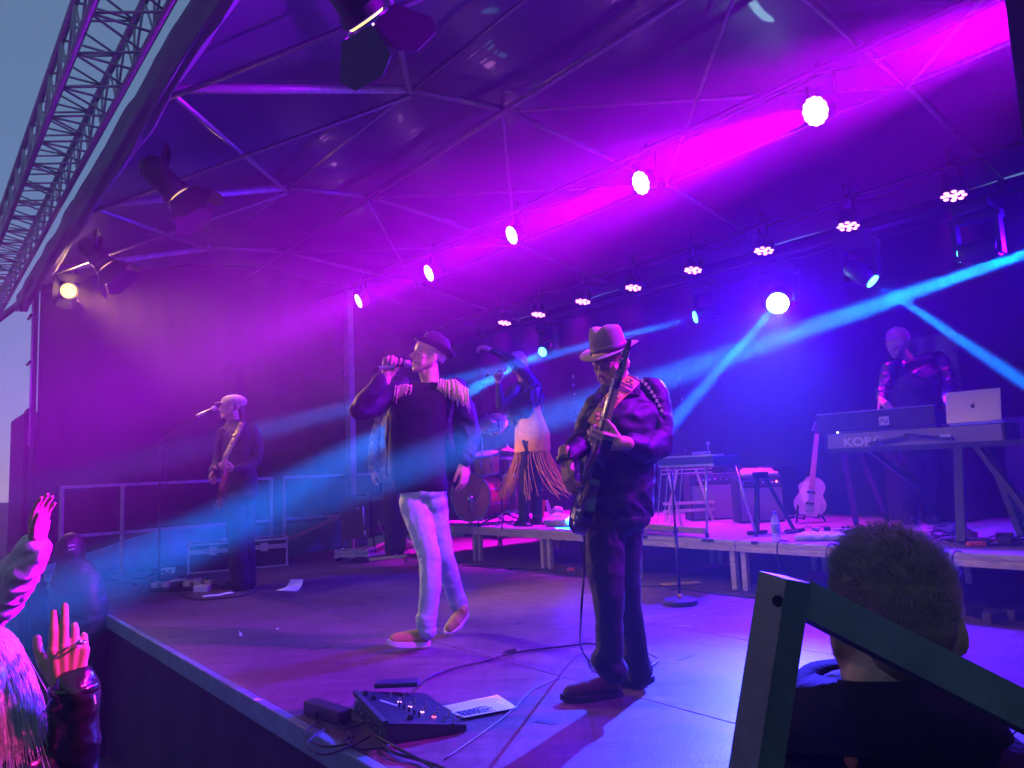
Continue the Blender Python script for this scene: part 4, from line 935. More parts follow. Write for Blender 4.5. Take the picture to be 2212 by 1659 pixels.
remesh_obj(k, 'right_sleeve', sh, t, vox=.009, smooth=3, fold=.007, fscale=12)
k = PB(Y); w = P((506, 1013, -.28)); hand(k, w, V((-.90, -.4, .0)), V((-.2, .6, .7)), thumb=-1, curl=(35, 60, 40), spread=4, sc=1.0, tcurl=10, tout=.8); remesh_obj(k, 'left_hand', skin, t, vox=.005, smooth=2)
k = PB(Y); w = P((461, 1017, -.14)); hand(k, w, V((-.25, -.4, -.85)), V((.9, .2, -.1)), thumb=-1, curl=(50, 70, 40), spread=2, sc=1.0, tcurl=20, tout=.5); remesh_obj(k, 'right_hand', skin, t, vox=.005, smooth=2)
k = PB(Y); k.b((519, 1075), (.175, .13, .09)); k.chain([(508, 1085, -.03), (512, 1170, -.05), (519, 1262, -.05)], [.110, .085, .085]); k.chain([(528, 1085, .06), (530, 1170, .07), (534, 1258, .08)], [.110, .085, .085])
remesh_obj(k, 'trousers', denim_black, t, vox=.012, smooth=3, fold=.008, fscale=7, fdir=(1, 1, .7))
a_ = onz(520, 1268, 0); shoe(t, a_, onz(470, 1275, 0), (0, 0, 1), leather, dso); a_ = onz(548, 1262, 0); shoe(t, a_, onz(500, 1268, 0), (0, 0, 1), leather, dso)
# electric guitar body with long curved sides, used three times
def guitar(base, top, nrm, label, body_m, neck_m, fbm, name='electric_guitar', strap=None, sc=1.0, head_m=None):
    b0 = V(base); y = V(top)-b0; Ln = y.length; y.normalize(); n = V(nrm); n = (n - y*n.dot(y)).normalized(); x = y.cross(n); M = Matrix((x, y, n)).transposed()
    Q = lambda a, b, c: b0 + M @ V((a, b, c)); t = thing(name, label, 'guitar', b0)
    out = []
    for i in range(44):
        a = 2*pi*i/44; yy = .20*(1+sin(a)); w = .158*abs(cos(a))**.75*(1 + .06*sin(a)*-1); wst = 1-.30*math.exp(-((yy-.23)/.065)**2); xx = math.copysign(w*wst, cos(a))
        if cos(a) < 0 and .27 < yy < .41: xx *= 1-.35*math.exp(-((yy-.36)/.04)**2); 
        out.append((xx*sc, yy*sc))
    MB().prism(out, -.022, .020, M, b0).obj('body', body_m, t, smooth=30)
    MB().prism([(-.06*sc, .13), (-.02, .12), (.0, .30), (.03, .36), (-.07*sc, .34), (-.105*sc, .24)], .020, .0225, M, b0).obj('pickguard', mat('white_pickguard', (.55, .5, .5), .4), t)
    k = MB(); k.add([Q(-.028, .30, .020), Q(.028, .30, .020), Q(.021, Ln-.17, .020), Q(-.021, Ln-.17, .020), Q(-.022, .30, .001), Q(.022, .30, .001), Q(.016, Ln-.17, .001), Q(-.016, Ln-.17, .001)], [(0, 1, 2, 3), (4, 7, 6, 5), (0, 4, 5, 1), (1, 5, 6, 2), (2, 6, 7, 3), (3, 7, 4, 0)]); k.obj('neck', neck_m, t)
    MB().prism([(-.027, .27), (.027, .27), (.021, Ln-.17), (-.021, Ln-.17)], .0205, .026, M, b0).obj('fingerboard', fbm, t)
    MB().prism([(-.021, Ln-.17), (.021, Ln-.17), (.030, Ln-.14), (.036, Ln-.05), (.018, Ln-.01), (-.010, Ln-.02), (-.036, Ln-.11)], .0, .014, M, b0).obj('headstock', head_m or neck_m, t)
    for i in range(6): MB().tube([Q(-.03-.002*i*-1, Ln-.13+.018*i, .007), Q(-.052+.004*i, Ln-.13+.018*i, .007)], [.003, .007], 8).obj('tuning_key', chrome, t, smooth=True)
    for yy in (.13, .24): MB().box(Q(0, yy, .024), (.075, .022, .008), M=M, bev=.002).obj('pickup', black, t)
    MB().box(Q(0, .085, .024), (.07, .03, .010), M=M).obj('bridge', chrome, t)
    for yy in (.09, .14): MB().lathe(Q(.10*sc, yy, .020), n, [(.011, 0), (.009, .015)], 12).obj('knob', chrome, t, smooth=True)
    for i in range(6): MB().tube([Q(-.022+.009*i, .085, .031), Q(-.016+.0065*i, Ln-.17, .029)], .0009, 4).obj('string', chrome, t)
    return t, Q
sun_b = mat('brown_sunburst_lacquer', (.22, .09, .03), .18, coat=.8, var=.4, vscale=5); maple = mat('pale_maple', (.45, .27, .14), .35, var=.12); rose = mat('rosewood', (.06, .035, .025), .5)
gt, Q = guitar(P((478, 1088, -.33)), P((489, 996, -.72)), V((-.80, -.1, .1)), 'brown electric guitar held by the flat-capped guitarist, seen edge on', sun_b, maple, rose)
st = mat('tan_strap_leather', (.30, .24, .18), .6, var=.25, vscale=20)
pts = [P(q) for q in [(524, 911, -.10), (512, 938, -.17), (500, 962, -.22), (488, 985, -.26), (482, 1010, -.28)]]; k = MB(); sd_ = V((.9, -.35, -.25)).normalized()
for q in pts: k.v += [q - sd_*.032, q + sd_*.032]
k.f = [(2*i, 2*i+1, 2*i+3, 2*i+2) for i in range(4)]; s_ = k.obj('strap', st, gt, smooth=True, thick=.004)
brass = mat('brass', (.75, .5, .2), .3, .9)
for q in ((519.5, 917), (507, 941), (500, 956)):
    c_ = P((q[0], q[1], -.16-.002*(q[1]-917)-.02)); MB().lathe(c_, (-.2, -1, .1), [(.020, 0), (.020, .003), (.008, .007)], 16).obj('medallion', brass, s_, smooth=True)

# ---- keyboard player
kb_up = uv(-1.95, 6.0, 0)
Y = 6.75
t = thing('person', 'grey-haired keyboard player in dark shiny shirt bending over the keyboards', 'person', V((ony(1970, 1140, Y).x, Y, .4)))
J = PB(Y); P = J.P
L, M = head(t, P((1938, 742, -.05)), V((-.30, -.58, -.76)), V((-.12, -.70, .68)), skin, neck_to=P((1966, 790, .06)), sc=1.04, eyes='closed', beard=None, neck_r=.058)
strands('hair', hair_grey, t, scalp(L, 1, 2600, .030, .0011, lambda q: ((q.x*.8, -.5, .4+q.z*.5), 1) if (q.z > .28 and q.y < .62 or q.y < -.1 and q.z > -.5 or abs(q.x) > .9 and q.z > .0 and q.y < .3) else None, random.Random(8)))
satin = mat('shiny_black_shirt', (.008, .008, .012), .38, var=.2, vscale=10, bump=.15, bscale=40, coat=.3, crease=.55, cscale=7)
k = PB(Y); k.loft([(1972, 778, .08, .08, .07), (1976, 792, .08, .19, .10), (1974, 812, .06, .235, .13), (1976, 845, .06, .22, .14), (1980, 900, .08, .20, .135), (1984, 960, .08, .19, .13), (1988, 1000, .08, .18, .12)], rz=-.15)
k.c((1922, 800, 0), (2024, 776, .10), .078)
remesh_obj(k, 'shirt', satin, t, vox=.012, smooth=5, fold=.008, fscale=7)
k = PB(Y); k.chain([(2030, 782, .08), (2048, 822, -.02), (2052, 838, -.10)], [.078, .066, .060]); k.chain([(2052, 838, -.10), (2046, 850, -.28), (2043, 856, -.34)], [.056, .046, .038])
remesh_obj(k, 'left_sleeve', satin, t, vox=.010, smooth=3, fold=.009, fscale=10)
k = PB(Y); k.chain([(1918, 806, 0), (1906, 846, -.08), (1904, 862, -.2)], [.072, .06, .046]); remesh_obj(k, 'right_sleeve', satin, t, vox=.010, smooth=3, fold=.007, fscale=10)
k = PB(Y); w = P((2043, 858, -.36)); hand(k, w, V((-.1, -.75, -.55)), V((0, .5, -.85)), thumb=1, curl=(15, 30, 20), spread=6, sc=1.0, tcurl=10, tout=.6); remesh_obj(k, 'left_hand', skin, t, vox=.005, smooth=2)
k = PB(Y); w = P((1904, 864, -.24)); hand(k, w, V((.1, -.75, -.55)), V((0, .5, -.85)), thumb=-1, curl=(15, 30, 20), spread=6, sc=1.0, tcurl=10, tout=.6); remesh_obj(k, 'right_hand', skin, t, vox=.005, smooth=2)
k = PB(Y); k.chain([(1975, 1000, .08), (1968, 1070, .06), (1965, 1136, .06)], [.11, .08, .07]); k.chain([(2005, 1000, .08), (2010, 1070, .06), (2012, 1132, .06)], [.11, .08, .07]); remesh_obj(k, 'trousers', denim_black, t, vox=.014, smooth=3)
for q in (1965, 2012):
    b = onz(q, 1, 0) if 0 else V((P((q, 1136, .06)).x, Y+.06, .4)); shoe(t, b + V((0, .08, 0)), b + V((-.05, -.19, 0)), (0, 0, 1), leather, dso)

# ---- figure behind the singer, only a shiny sleeve and hand show
Y = 8.6
t = thing('person', 'figure nearly hidden behind the singer, one crinkled shiny leather sleeve hanging down', 'person', V((ony(842, 1100, Y).x, Y, 0)))
J = PB(Y); P = J.P
sl = mat('crinkled_silver_leather', (.10, .09, .09), .32, .3, var=.5, vscale=18, bump=.7, bscale=30)
k = PB(Y); k.loft([(856, 884, .02, .07, .06), (856, 894, .02, .15, .09), (854, 915, .02, .20, .12), (852, 960, .02, .185, .12), (852, 1010, .02, .18, .12), (852, 1040, 0, .17, .12)]); remesh_obj(k, 'jacket', sl, t, vox=.013, smooth=4, fold=.008, fscale=10)
k = PB(Y); k.chain([(822, 908, .0), (810, 950, -.02), (805, 990, -.04), (806, 1014, -.05)], [.066, .058, .052, .044]); remesh_obj(k, 'sleeve', sl, t, vox=.010, smooth=2, fold=.011, fscale=16)
k = PB(Y); hand(k, P((806, 1018, -.05)), V((.0, -.2, -1)), V((.8, .4, 0)), thumb=1, curl=(20, 30, 20), sc=1.0); remesh_obj(k, 'left_hand', skin, t, vox=.006, smooth=2)
head(t, P((862, 858)), V((.3, -.9, 0)), (0, 0, 1), skin, neck_to=P((858, 890, .02)), eyes='open', beard='dark')
k = PB(Y); k.ball(P((862, 852, .02)), (.085, .10, .085), None, 16); remesh_obj(k, 'hair', hair_dark, t, vox=.008)
k = PB(Y); k.chain([(846, 1040, 0), (844, 1110, 0), (844, 1190, 0)], [.11, .08, .07]); k.chain([(862, 1040, .1), (864, 1110, .1), (864, 1186, .1)], [.11, .08, .07]); remesh_obj(k, 'trousers', denim_black, t, vox=.014)
# ------------------------------------------------------------------ audience
GZ = -1.1
# ---- raised arm with beige sleeve, left edge
Y = 2.75
t = thing('person', 'person at the left edge raising an arm in a pale jacket with a red wristband', 'person', V((ony(-60, 1200, Y).x, Y, GZ)))
J = PB(Y); P = J.P
beige = mat('beige_parka_cloth', (.50, .44, .42), .8, var=.12, vscale=9, bump=.25, bscale=120, sheen=.2, crease=.55, cscale=7)
k = PB(Y); w = P((79, 1168, 0)); hand(k, w, V((.13, -.02, 1)), V((.95, -.25, -.05)), thumb=-1, curl=(10, 16, 12), spread=2, sc=.92, tcurl=12, tout=.35, wr=.027); k.cap(w, P((72, 1200, .02)), .027, .031)
remesh_obj(k, 'raised_hand', skin2, t, vox=.0035, smooth=2)
k = MB(); k.lathe(P((76, 1177, .0)), (.18, 0, 1), [(.030, -.006), (.033, -.004), (.033, .008), (.030, .012)], 20, ring=True); k.obj('red_wristband', mat('red_band', (.5, .04, .04), .5), t, smooth=True)
k = PB(Y); k.chain([(72, 1186, .01), (44, 1232, .03), (0, 1290, .08), (-60, 1340, .12)], [.050, .064, .078, .085]); remesh_obj(k, 'sleeve', beige, t, vox=.008, smooth=3, fold=.011, fscale=12)
k = PB(Y); k.loft([(-130, 1270, .15, .10, .08), (-130, 1300, .15, .20, .11), (-130, 1400, .15, .22, .14), (-130, 1700, .15, .20, .14), (-130, 1950, .15, .2, .14)]); k.c((-60, 1340, .12), (-110, 1330, .15), .085, .09); remesh_obj(k, 'jacket', beige, t, vox=.014, smooth=3, fold=.008, fscale=7)
head(t, P((-140, 1190, .15)), V((.3, .9, .15)), (0, 0, 1), skin, neck_to=P((-132, 1270, .16)), vox=.006); k = MB(); k.ball(P((-140, 1178, .14)), (.088, .10, .09), None, 14); remesh_obj(k, 'hair', hair_dark, t, vox=.01)
# ---- grey long-haired woman with leather cuff
Y = 1.78
t = thing('person', 'long grey-haired person in black leather jacket raising a ringed hand, lower left corner', 'person', V((ony(0, 1600, Y).x, Y, GZ)))
J = PB(Y); P = J.P
def pinkhand():
    k = MB(); w = P((146, 1482, .0)); f = V((.06, -.05, 1)).normalized(); n = V((-.55, .83, .1)); s = None
    hand(k, w, f, n, thumb=1, fcurl=[(10, 22, 12), (12, 20, 14), (36, 46, 26), (44, 48, 30)], spread=0, sc=.97, tcurl=16, tout=.55, wr=.029)
    k.cap(w, P((150, 1540, .02)), .029, .032); return remesh_obj(k, 'raised_hand', skin, t, vox=.0028, smooth=3)
ph = pinkhand()
k = MB(); k.lathe(P((175, 1388, -.012)), (.05, -.1, 1), [(.0095, -.002), (.0115, -.002), (.0115, .003), (.0095, .003)], 16, ring=True); k.ball(P((172, 1387, -.026)), .006, None, 8); k.obj('ring', chrome, t, smooth=True)
lea = mat('shiny_black_leather', (.012, .011, .015), .22, var=.3, vscale=10, bump=.3, bscale=30, coat=.6)
k = PB(Y); k.chain([(160, 1486, .01), (160, 1560, .04), (150, 1680, .09), (120, 1780, .12)], [.050, .054, .060, .07]); remesh_obj(k, 'leather_sleeve', lea, t, vox=.006, smooth=3, fold=.006, fscale=11, fdir=(1, 1, 1.2))
k = MB(); k.lathe(P((160, 1484, .01)), (0, 0, 1), [(.047, -.012), (.053, -.010), (.053, .006), (.047, .008)], 28, ring=True); k.obj('cuff_hem', lea, t, smooth=True)
MB().tube([P((203, 1500, -.03)), P((206, 1520, -.035)), P((204, 1535, -.03))], .0022, 6).obj('zip_pull', chrome, t)
# head seen from behind: cranium and falling hair
hcx = P((-48, 1470, .03)); 
head(t, hcx, V((.15, .98, .05)), (0, 0, 1), skin, neck_to=P((-40, 1620, .03)), vox=.006)
k = PB(Y); k.ball(hcx + V((0, -.01, .03)), (.092, .11, .095), None, 20); k.cap(hcx + V((.04, -.06, .0)), hcx + V((.095, -.06, -.24)), .075, .045); k.cap(hcx + V((-.02, -.07, .0)), hcx + V((.02, -.09, -.26)), .08, .07); k.cap(hcx + V((-.06, -.04, .0)), hcx + V((-.08, -.05, -.22)), .07, .06)
remesh_obj(k, 'hair_mass', hair_silver, t, vox=.008, smooth=4, fold=.004, fscale=20, fdir=(1, 1, .2))
rg = random.Random(21); out = []
for i in range(2600):
    a = rg.uniform(-2.9, .5); r = .095+rg.uniform(-.004, .006); top = hcx + V((.09*cos(a)*rg.uniform(.3, 1.02), .11*sin(a)*rg.uniform(.6, 1.02)-.01, .03)); zz = sqrt(max(0, 1-min(1, ((top.x-hcx.x)/.094)**2+((top.y-hcx.y+.01)/.112)**2)))*.097; top.z = hcx.z+.03+zz
    sdx = (top.x-hcx.x); o = V((sdx*.75+.012, (top.y-hcx.y)*.25-.02, 0)); l = rg.uniform(.22, .36); j = V((rg.gauss(0, .008), rg.gauss(0, .008), 0))
    out.append(([top, top + o*.45 + V((0, 0, -.06))+j*.4, top + o*.9 + V((0, -.006, -l*.55))+j, top + o*1.1 + V((rg.gauss(.0, .01), 0, -l))+j*2], rg.choice((.0008, .0010, .0013))))
strands('hair', hair_silver, t, out)
k = PB(Y); k.loft([(-40, 1590, .04, .10, .09), (-40, 1625, .04, .20, .12), (-40, 1700, .04, .22, .14), (-40, 2000, .05, .20, .14), (-40, 2400, .05, .2, .14)]); k.c((120, 1780, .12), (30, 1720, .1), .07, .08); remesh_obj(k, 'jacket', lea, t, vox=.012, smooth=3, fold=.007, fscale=8)
# ---- man in front of the camera at the right, seen from behind
Y = 1.10
t = thing('person', 'man with short spiky hair seen from behind at the lower right, dark collared coat', 'person', V((ony(1925, 1500, Y).x, Y, GZ)))
J = PB(Y); P = J.P
hc = P((1926, 1345, 0))
L, M = head(t, hc, V((.10, .98, .02)), V((0, -.06, 1)), skin2, neck_to=P((1915, 1550, -.02)), sc=1.06, vox=.004, neck_r=.062, fat=1.0)
rg = random.Random(9)
def hf(q):
    if q.y > .55 and q.z < .55: return None
    if q.z < -.72: return None
    if q.z > .35: return ((q.x*.9+rg.gauss(0, .3)-.2+1.2*noise.noise(q*6), q.y*.4+.3+rg.gauss(0, .45), .75), .85+1.1*max(0, q.z-.35)*(1 + .9*noise.noise(q*5)))
    if q.z > .0: return ((q.x*.7, q.y*.5, -.3+rg.gauss(0, .4)), .35+.5*q.z)
    return ((q.x*.35, q.y*.3, -1.0), .22)
hm = mat('short_brown_grey_hair', (.30, .22, .20), .45, var=.4, vscale=50, sheen=.2)
k = MB(); k.ball(L(0, -.014, .040), (.0740*1.06, .0940*1.06, .0775*1.06), M, 24)
k.cap(L(0, -.045, .0), L(0, -.048, -.022), .064, .054); remesh_obj(k, 'hair_base', mat('cropped_scalp', (.16, .095, .07), .6, var=.35, vscale=30, bump=.4, bscale=300), t, vox=.005, smooth=2)
strands('hair', hm, t, scalp(L, 1, 8000, .017, .0007, hf, rg, fat=1.0, rad=.99))
coat = mat('black_waxed_coat', (.008, .009, .013), .85, spec=.2, var=.3, vscale=12, bump=.25, bscale=90, crease=.55, cscale=7)
k = PB(Y); k.loft([(1925, 1560, -.01, .09, .08), (1925, 1600, 0, .16, .10), (1930, 1660, .0, .21, .12), (1935, 1760, .0, .225, .13), (1940, 2100, 0, .22, .14), (1940, 2600, 0, .2, .14)]); k.chain([(2100, 1680, 0), (2160, 1800, .0), (2170, 2000, 0)], [.075, .07, .06]); k.chain([(1760, 1720, 0), (1740, 1830, 0), (1740, 2000, 0)], [.07, .065, .06])
remesh_obj(k, 'coat', coat, t, vox=.009, smooth=4, fold=.006, fscale=8)
k = MB(); NA = 40
for r_, (rr, zz, dd) in enumerate(((.078, .0, 0), (.086, .050, .0), (.104, .056, 0), (.140, -.02, 0))):
    for j in range(NA):
        a = 2*pi*j/NA; pnt = 1+.12*max(0, -cos(a-.0))**8*(1 if r_ > 1 else .2); c0_ = P((1912, 1545, -.01)); k.v.append(c0_ + V((rr*1.05*cos(a)*pnt, rr*sin(a), zz+.012*sin(a)*-1 - (.02*max(0, -cos(a))**6 if r_ > 1 else 0))))
for i in range(3):
    for j in range(NA): a = i*NA+j; b = i*NA+(j+1) % NA; k.f.append((a, b, b+NA, a+NA))
k.obj('coat_collar', coat, t, smooth=True, thick=.006)
k = PB(Y); k.loft([(1890, 1470, -.012, .062, .066), (1900, 1510, -.012, .070, .076), (1912, 1560, -.01, .085, .085)]); remesh_obj(k, 'patterned_scarf', mat('dark_patterned_scarf', (.05, .06, .06), .8, var=.9, vscale=45, bump=.5, bscale=60), t, vox=.006, smooth=2, fold=.007, fscale=16, fdir=(1, 1, 2))
k = MB(); k.ball(P((1838, 1640, -.09)), (.009, .009, .012), None, 10); k.obj('orange_toggle', mat('orange_plastic', (.55, .12, .05), .5), t, smooth=True)
k = MB(); k.tube([P((2062, 1372, 0)), P((2076, 1374, .0)), P((2085, 1392, 0)), P((2084, 1412, 0))], .0014, 6); k.obj('ear_loop', mic_m, t, smooth=True)
# ---- dark figure at the far left corner of the stage with reflective stripes
Y = 6.3
t = thing('person', 'dark hooded figure at the left corner of the stage with two small reflective stripes', 'person', V((ony(160, 1300, Y).x, Y, GZ)))
J = PB(Y); P = J.P
dk = mat('dark_rain_jacket', (.008, .008, .012), .5, var=.3, vscale=10, bump=.2, bscale=40, crease=.55, cscale=7)
k = PB(Y); k.ball(P((152, 1190)), (.105, .12, .15), None, 20); k.loft([(160, 1215, 0, .12, .10), (165, 1250, 0, .19, .13), (170, 1300, 0, .22, .15), (172, 1420, 0, .22, .15), (172, 1640, 0, .2, .14)]); remesh_obj(k, 'hooded_jacket', dk, t, vox=.014, smooth=4, fold=.010, fscale=7)
for yy in (1178, 1187): MB().box(P((154, yy, -.124)), (.05, .006, .012), M=Matrix.Rotation(-.1, 3, 'Y'), bev=.001).obj('reflective_stripe', mat('reflective_tape', (.7, .7, .8), .35), t)
k = PB(Y); k.c((158, 1640, 0), (158, 1780 if 0 else 1700, 0), .09, .07); remesh_obj(k, 'trousers', denim_black, t, vox=.02)
MB().ball(P((152, 1190, .075)), (.07, .07, .10), None, 14).obj('head', skin, t, smooth=True)
# ------------------------------------------------------------------ riser
alu = mat('scuffed_aluminium', (.50, .44, .38), .45, .35, var=.28, vscale=14, bump=.15, bscale=60, stretch=(1, 1, 4))
top_m = mat('riser_plywood', (.28, .22, .24), .42, var=.2, vscale=4, bump=.08, bscale=60)
tape_m = mat('worn_black_tape', (.04, .04, .045), .5)
RU = [-10.0+.04, -8.38, -7.17, -5.96, -4.74, -3.62, -2.44, -1.24, -.04]
for i in range(1, len(RU)-1):
    a, b = RU[i]+.006, RU[i+1]-.006
    for j in range(2):
        v0 = VR+j*1.35; v1 = v0+1.335; rz = .40
        c = uv((a+b)/2, (v0+v1)/2, 0)
        names = ['far left riser table behind the singer, at the drum kit end', 'riser table beneath the left side of the drum kit', 'riser table under the boots of the woman with raised arm', 'riser table behind the bassist knees',
                 'riser table under the steel guitar pedal bar', 'riser table carrying the white towel and water bottle', 'riser table right of the foreground head under the keyboard stand', 'riser table at the far right edge']
        t = thing('riser_table', names[i-1] + (', back row' if j else ''), 'stage riser', V((c.x, c.y, 0)), STG, 'aluminium stage risers in two rows')
        MB().box(uv((a+b)/2, (v0+v1)/2, rz-.012), (b-a, v1-v0, .024), STG, bev=.002).obj('table_top', top_m, t)
        for (vv) in ((v0+.012, v1-.012) if j == 0 else (v1-.012,)):
            k = MB()
            k.box(uv((a+b)/2, vv, rz-.018), (b-a+.004, .030, .030), STG); k.box(uv((a+b)/2, vv+.004, rz-.042), (b-a+.002, .020, .018), STG); k.box(uv((a+b)/2, vv, rz-.070), (b-a+.004, .030, .038), STG, bev=.003)
            k.obj('frame_rail', alu, t)
        if j == 0:
            for uu in (a+.045, b-.045):
                for vv in (v0+.05, v1-.05): MB().box(uv(uu, vv, (rz-.09)/2+.001), (.048, .048, rz-.09), STG, bev=.004).obj('leg', alu, t)
            for uu, w_ in ((a+.18, .06), (b-.25, .12)) if i in (4, 5, 6) else (): MB().box(uv(uu, v0-.0045, rz-.012), (w_, .003, .026), STG).obj('tape', tape_m, t)
def dropc(name, pts, r, m, label, n=6, **kw):
    P_ = []; pts = [V(q) for q in pts]
    for i in range(len(pts)-1):
        p0, p1, p2, p3 = pts[max(i-1, 0)], pts[i], pts[i+1], pts[min(i+2, len(pts)-1)]
        for s in range(6):
            u = s/6; P_.append(.5*((2*p1) + (p2-p0)*u + (2*p0-5*p1+4*p2-p3)*u*u + (p3-3*p2+3*p1-p0)*u**3))
    P_.append(pts[-1]); return MB().tube(P_, r, n).obj(name, m, smooth=True, label=label, cat='cable', **kw)
rub = mat('black_rubber_cable', (.012, .012, .014), .4); 

# ------------------------------------------------------------------ drum kit
kit = thing('drum_kit', 'red and amber drum kit with a big tilted cymbal behind the woman', 'drum kit', onz(1045, 1128, .4), 0)
red = mat('red_sparkle_shell', (.55, .06, .08), .2, coat=.8, var=.2, vscale=60); amber = mat('amber_lacquer_shell', (.65, .38, .14), .2, coat=.8, var=.15, vscale=12); headm = mat('drum_head', (.50, .17, .16), .35, var=.12, vscale=6); clear = mat('white_drum_head', (.6, .58, .6), .35)
cymm = mat('bronze_cymbal', (.62, .42, .22), .26, .9, var=.15, vscale=5, bump=.15, bscale=120, stretch=(1, 1, 1))
YD = 9.2
def drum(px, py, dy, axis, r, dep, shell, hd, nm, lugs=8):
    c = ony(px, py, YD+dy); ax = V(axis).normalized(); s_ = MB().lathe(c, ax, [(r*.985, -dep/2), (r*.985, dep/2)], 36).obj(nm, shell, kit, smooth=40)
    MB().lathe(c, ax, [(r*.96, dep/2+.002), (r*.96, dep/2+.006)], 36).obj('drum_head', hd, s_); MB().lathe(c, ax, [(r*.96, -dep/2-.006), (r*.96, -dep/2-.002)], 36).obj('drum_head', hd, s_)
    for z in (dep/2, -dep/2):
        k = MB(); k.lathe(c, ax, [(r*.99, z-.012), (r*1.05, z-.012), (r*1.05, z+.014), (r*.99, z+.014)], 36, ring=True); k.obj('hoop', chrome, s_, smooth=40)
    x, y, _ = frame(ax)
    for i in range(lugs):
        a = 2*pi*(i+.5)/lugs; o = (x*cos(a)+y*sin(a))*r*1.02; k = MB(); k.cap(c+o-ax*.03, c+o+ax*.03, .011, .011, 8); k.tube([c+o*1.02-ax*dep/2, c+o*1.02+ax*dep/2], .003, 6); k.obj('lug', chrome, s_, smooth=True)
    return c, s_
bc, bd = drum(1038, 1072, 0, (-.55, -.83, 0), .28, .40, red, headm, 'bass_drum', 10)
MB().lathe(bc + V((-.55, -.83, 0)).normalized()*.208 + V((.02, 0, .15)), (-.55, -.83, 0), [(.055, 0), (.055, .001)], 24, ex=1.0).obj('head_port', mat('port_ring', (.75, .35, .35), .4), bd)
drum(1052, 1000, -.05, (-.1, -.25, 1), .165, .22, amber, clear, 'rack_tom'); drum(1092, 1004, .1, (.05, -.2, 1), .15, .20, mat('dark_shell', (.12, .05, .06), .25, coat=.6), clear, 'rack_tom')
drum(1100, 1066, .25, (0, 0, 1), .20, .42, mat('dark_shell', (.1, .1, .1)), clear, 'floor_tom'); drum(1010, 1045, .35, (0, 0, 1), .18, .15, chrome, clear, 'snare_drum')
def cymbal(px, py, dy, axis, r, base_px, label=None):
    c = ony(px, py, YD+dy); ax = V(axis).normalized()
    q = MB().lathe(c, ax, [(r, -.003), (r*.7, .010), (r*.3, .020), (r*.17, .030), (r*.10, .042), (.008, .046), (.006, .042), (r*.10, .038), (r*.17, .026), (r*.3, .016), (r*.7, .006), (r, -.004)], 48).obj('cymbal', cymm, kit, smooth=True)
    st_ = MB(); b = ony(base_px, 1120, YD+dy); b.z = .44
    top = V((b.x, b.y, c.z-.06)); st_.tube([b, b.lerp(top, .55)], .013, 10); st_.tube([b.lerp(top, .5), top], .009, 10); st_.tube([top, c + ax*.05], .007, 8); st_.cap(c + ax*.045, c+ax*.06, .014, .014, 8)
    for i in range(3):
        a = 2*pi*i/3+.4; st_.tube([b+V((0, 0, .28)), b + V((.24*cos(a), .24*sin(a), -.03))], .009, 6); st_.tube([b + V((0, 0, .05)), b + V((.14*cos(a), .14*sin(a), .10))], .006, 6)
    st_.obj('cymbal_stand', chrome, kit, smooth=True)
cymbal(1061, 916, -.1, (-.05, -.62, .78), .25, 1048); cymbal(1095, 972, .2, (.1, -.12, 1), .19, 1110); cymbal(1030, 925, .8, (-.3, -.3, .9), .2, 1020)
mc = ony(1016, 1078, YD-.45); k = MB(); k.ball(mc, .05, None, 14); k.tube([mc, mc+V((.02, .03, -.12)), V((mc.x+.1, mc.y, .42))], .008, 6); k.obj('drum_mic', mat('silver_mic', (.5, .5, .5), .25, .9), kit, smooth=True)
k = MB()
for dx in (.0, .16, .3): k.bar(bc + V((.25+dx, -.35, -.25)), bc + V((.22+dx, -.05, -.22)), .06, .02)
k.obj('pedal', chrome, kit)
dc = thing('drum_stool', 'small dark stool behind the drums', 'stool', ony(1120, 1085, 9.9)); del dc['label']; bpy.data.objects.remove(dc)
dropc('drum_cable', [ony(1048, 1012, YD-.3), ony(1040, 1050, YD-.4), ony(1022, 1090, YD-.42), ony(1005, 1108, YD-.4)], .006, rub, 'dark cable looping in front of the bass drum')

# ------------------------------------------------------------------ stands, mics
def round_mic_stand(base, h, label, lean=0):
    base = V(base); t = thing('microphone_stand', label, 'microphone stand', base)
    MB().lathe(base, (0, 0, 1), [(.125, 0), (.128, .008), (.125, .034), (.11, .040), (.02, .042)], 32).obj('round_base', mat('cast_iron_base', (.03, .03, .03), .7, bump=.4, bscale=60), t, smooth=40)
    MB().tube([base+V((0, 0, .04)), base+V((0, 0, .075))], .016, 12).obj('collar', brass, t, smooth=True)
    MB().tube([base+V((0, 0, .05)), base+V((0, 0, h*.55))], .0125, 12).obj('lower_tube', mic_m, t, smooth=True)
    MB().tube([base+V((0, 0, h*.5)), base+V((0, 0, h))], .009, 12).obj('upper_tube', mic_m, t, smooth=True)
    MB().tube([base+V((0, 0, h*.53)), base+V((0, 0, h*.57))], .018, 12).obj('clutch', mic_m, t, smooth=True); return t
round_mic_stand(onz(1470, 1305, 0), .98, 'black microphone stand with a heavy round base right of the bassist legs')
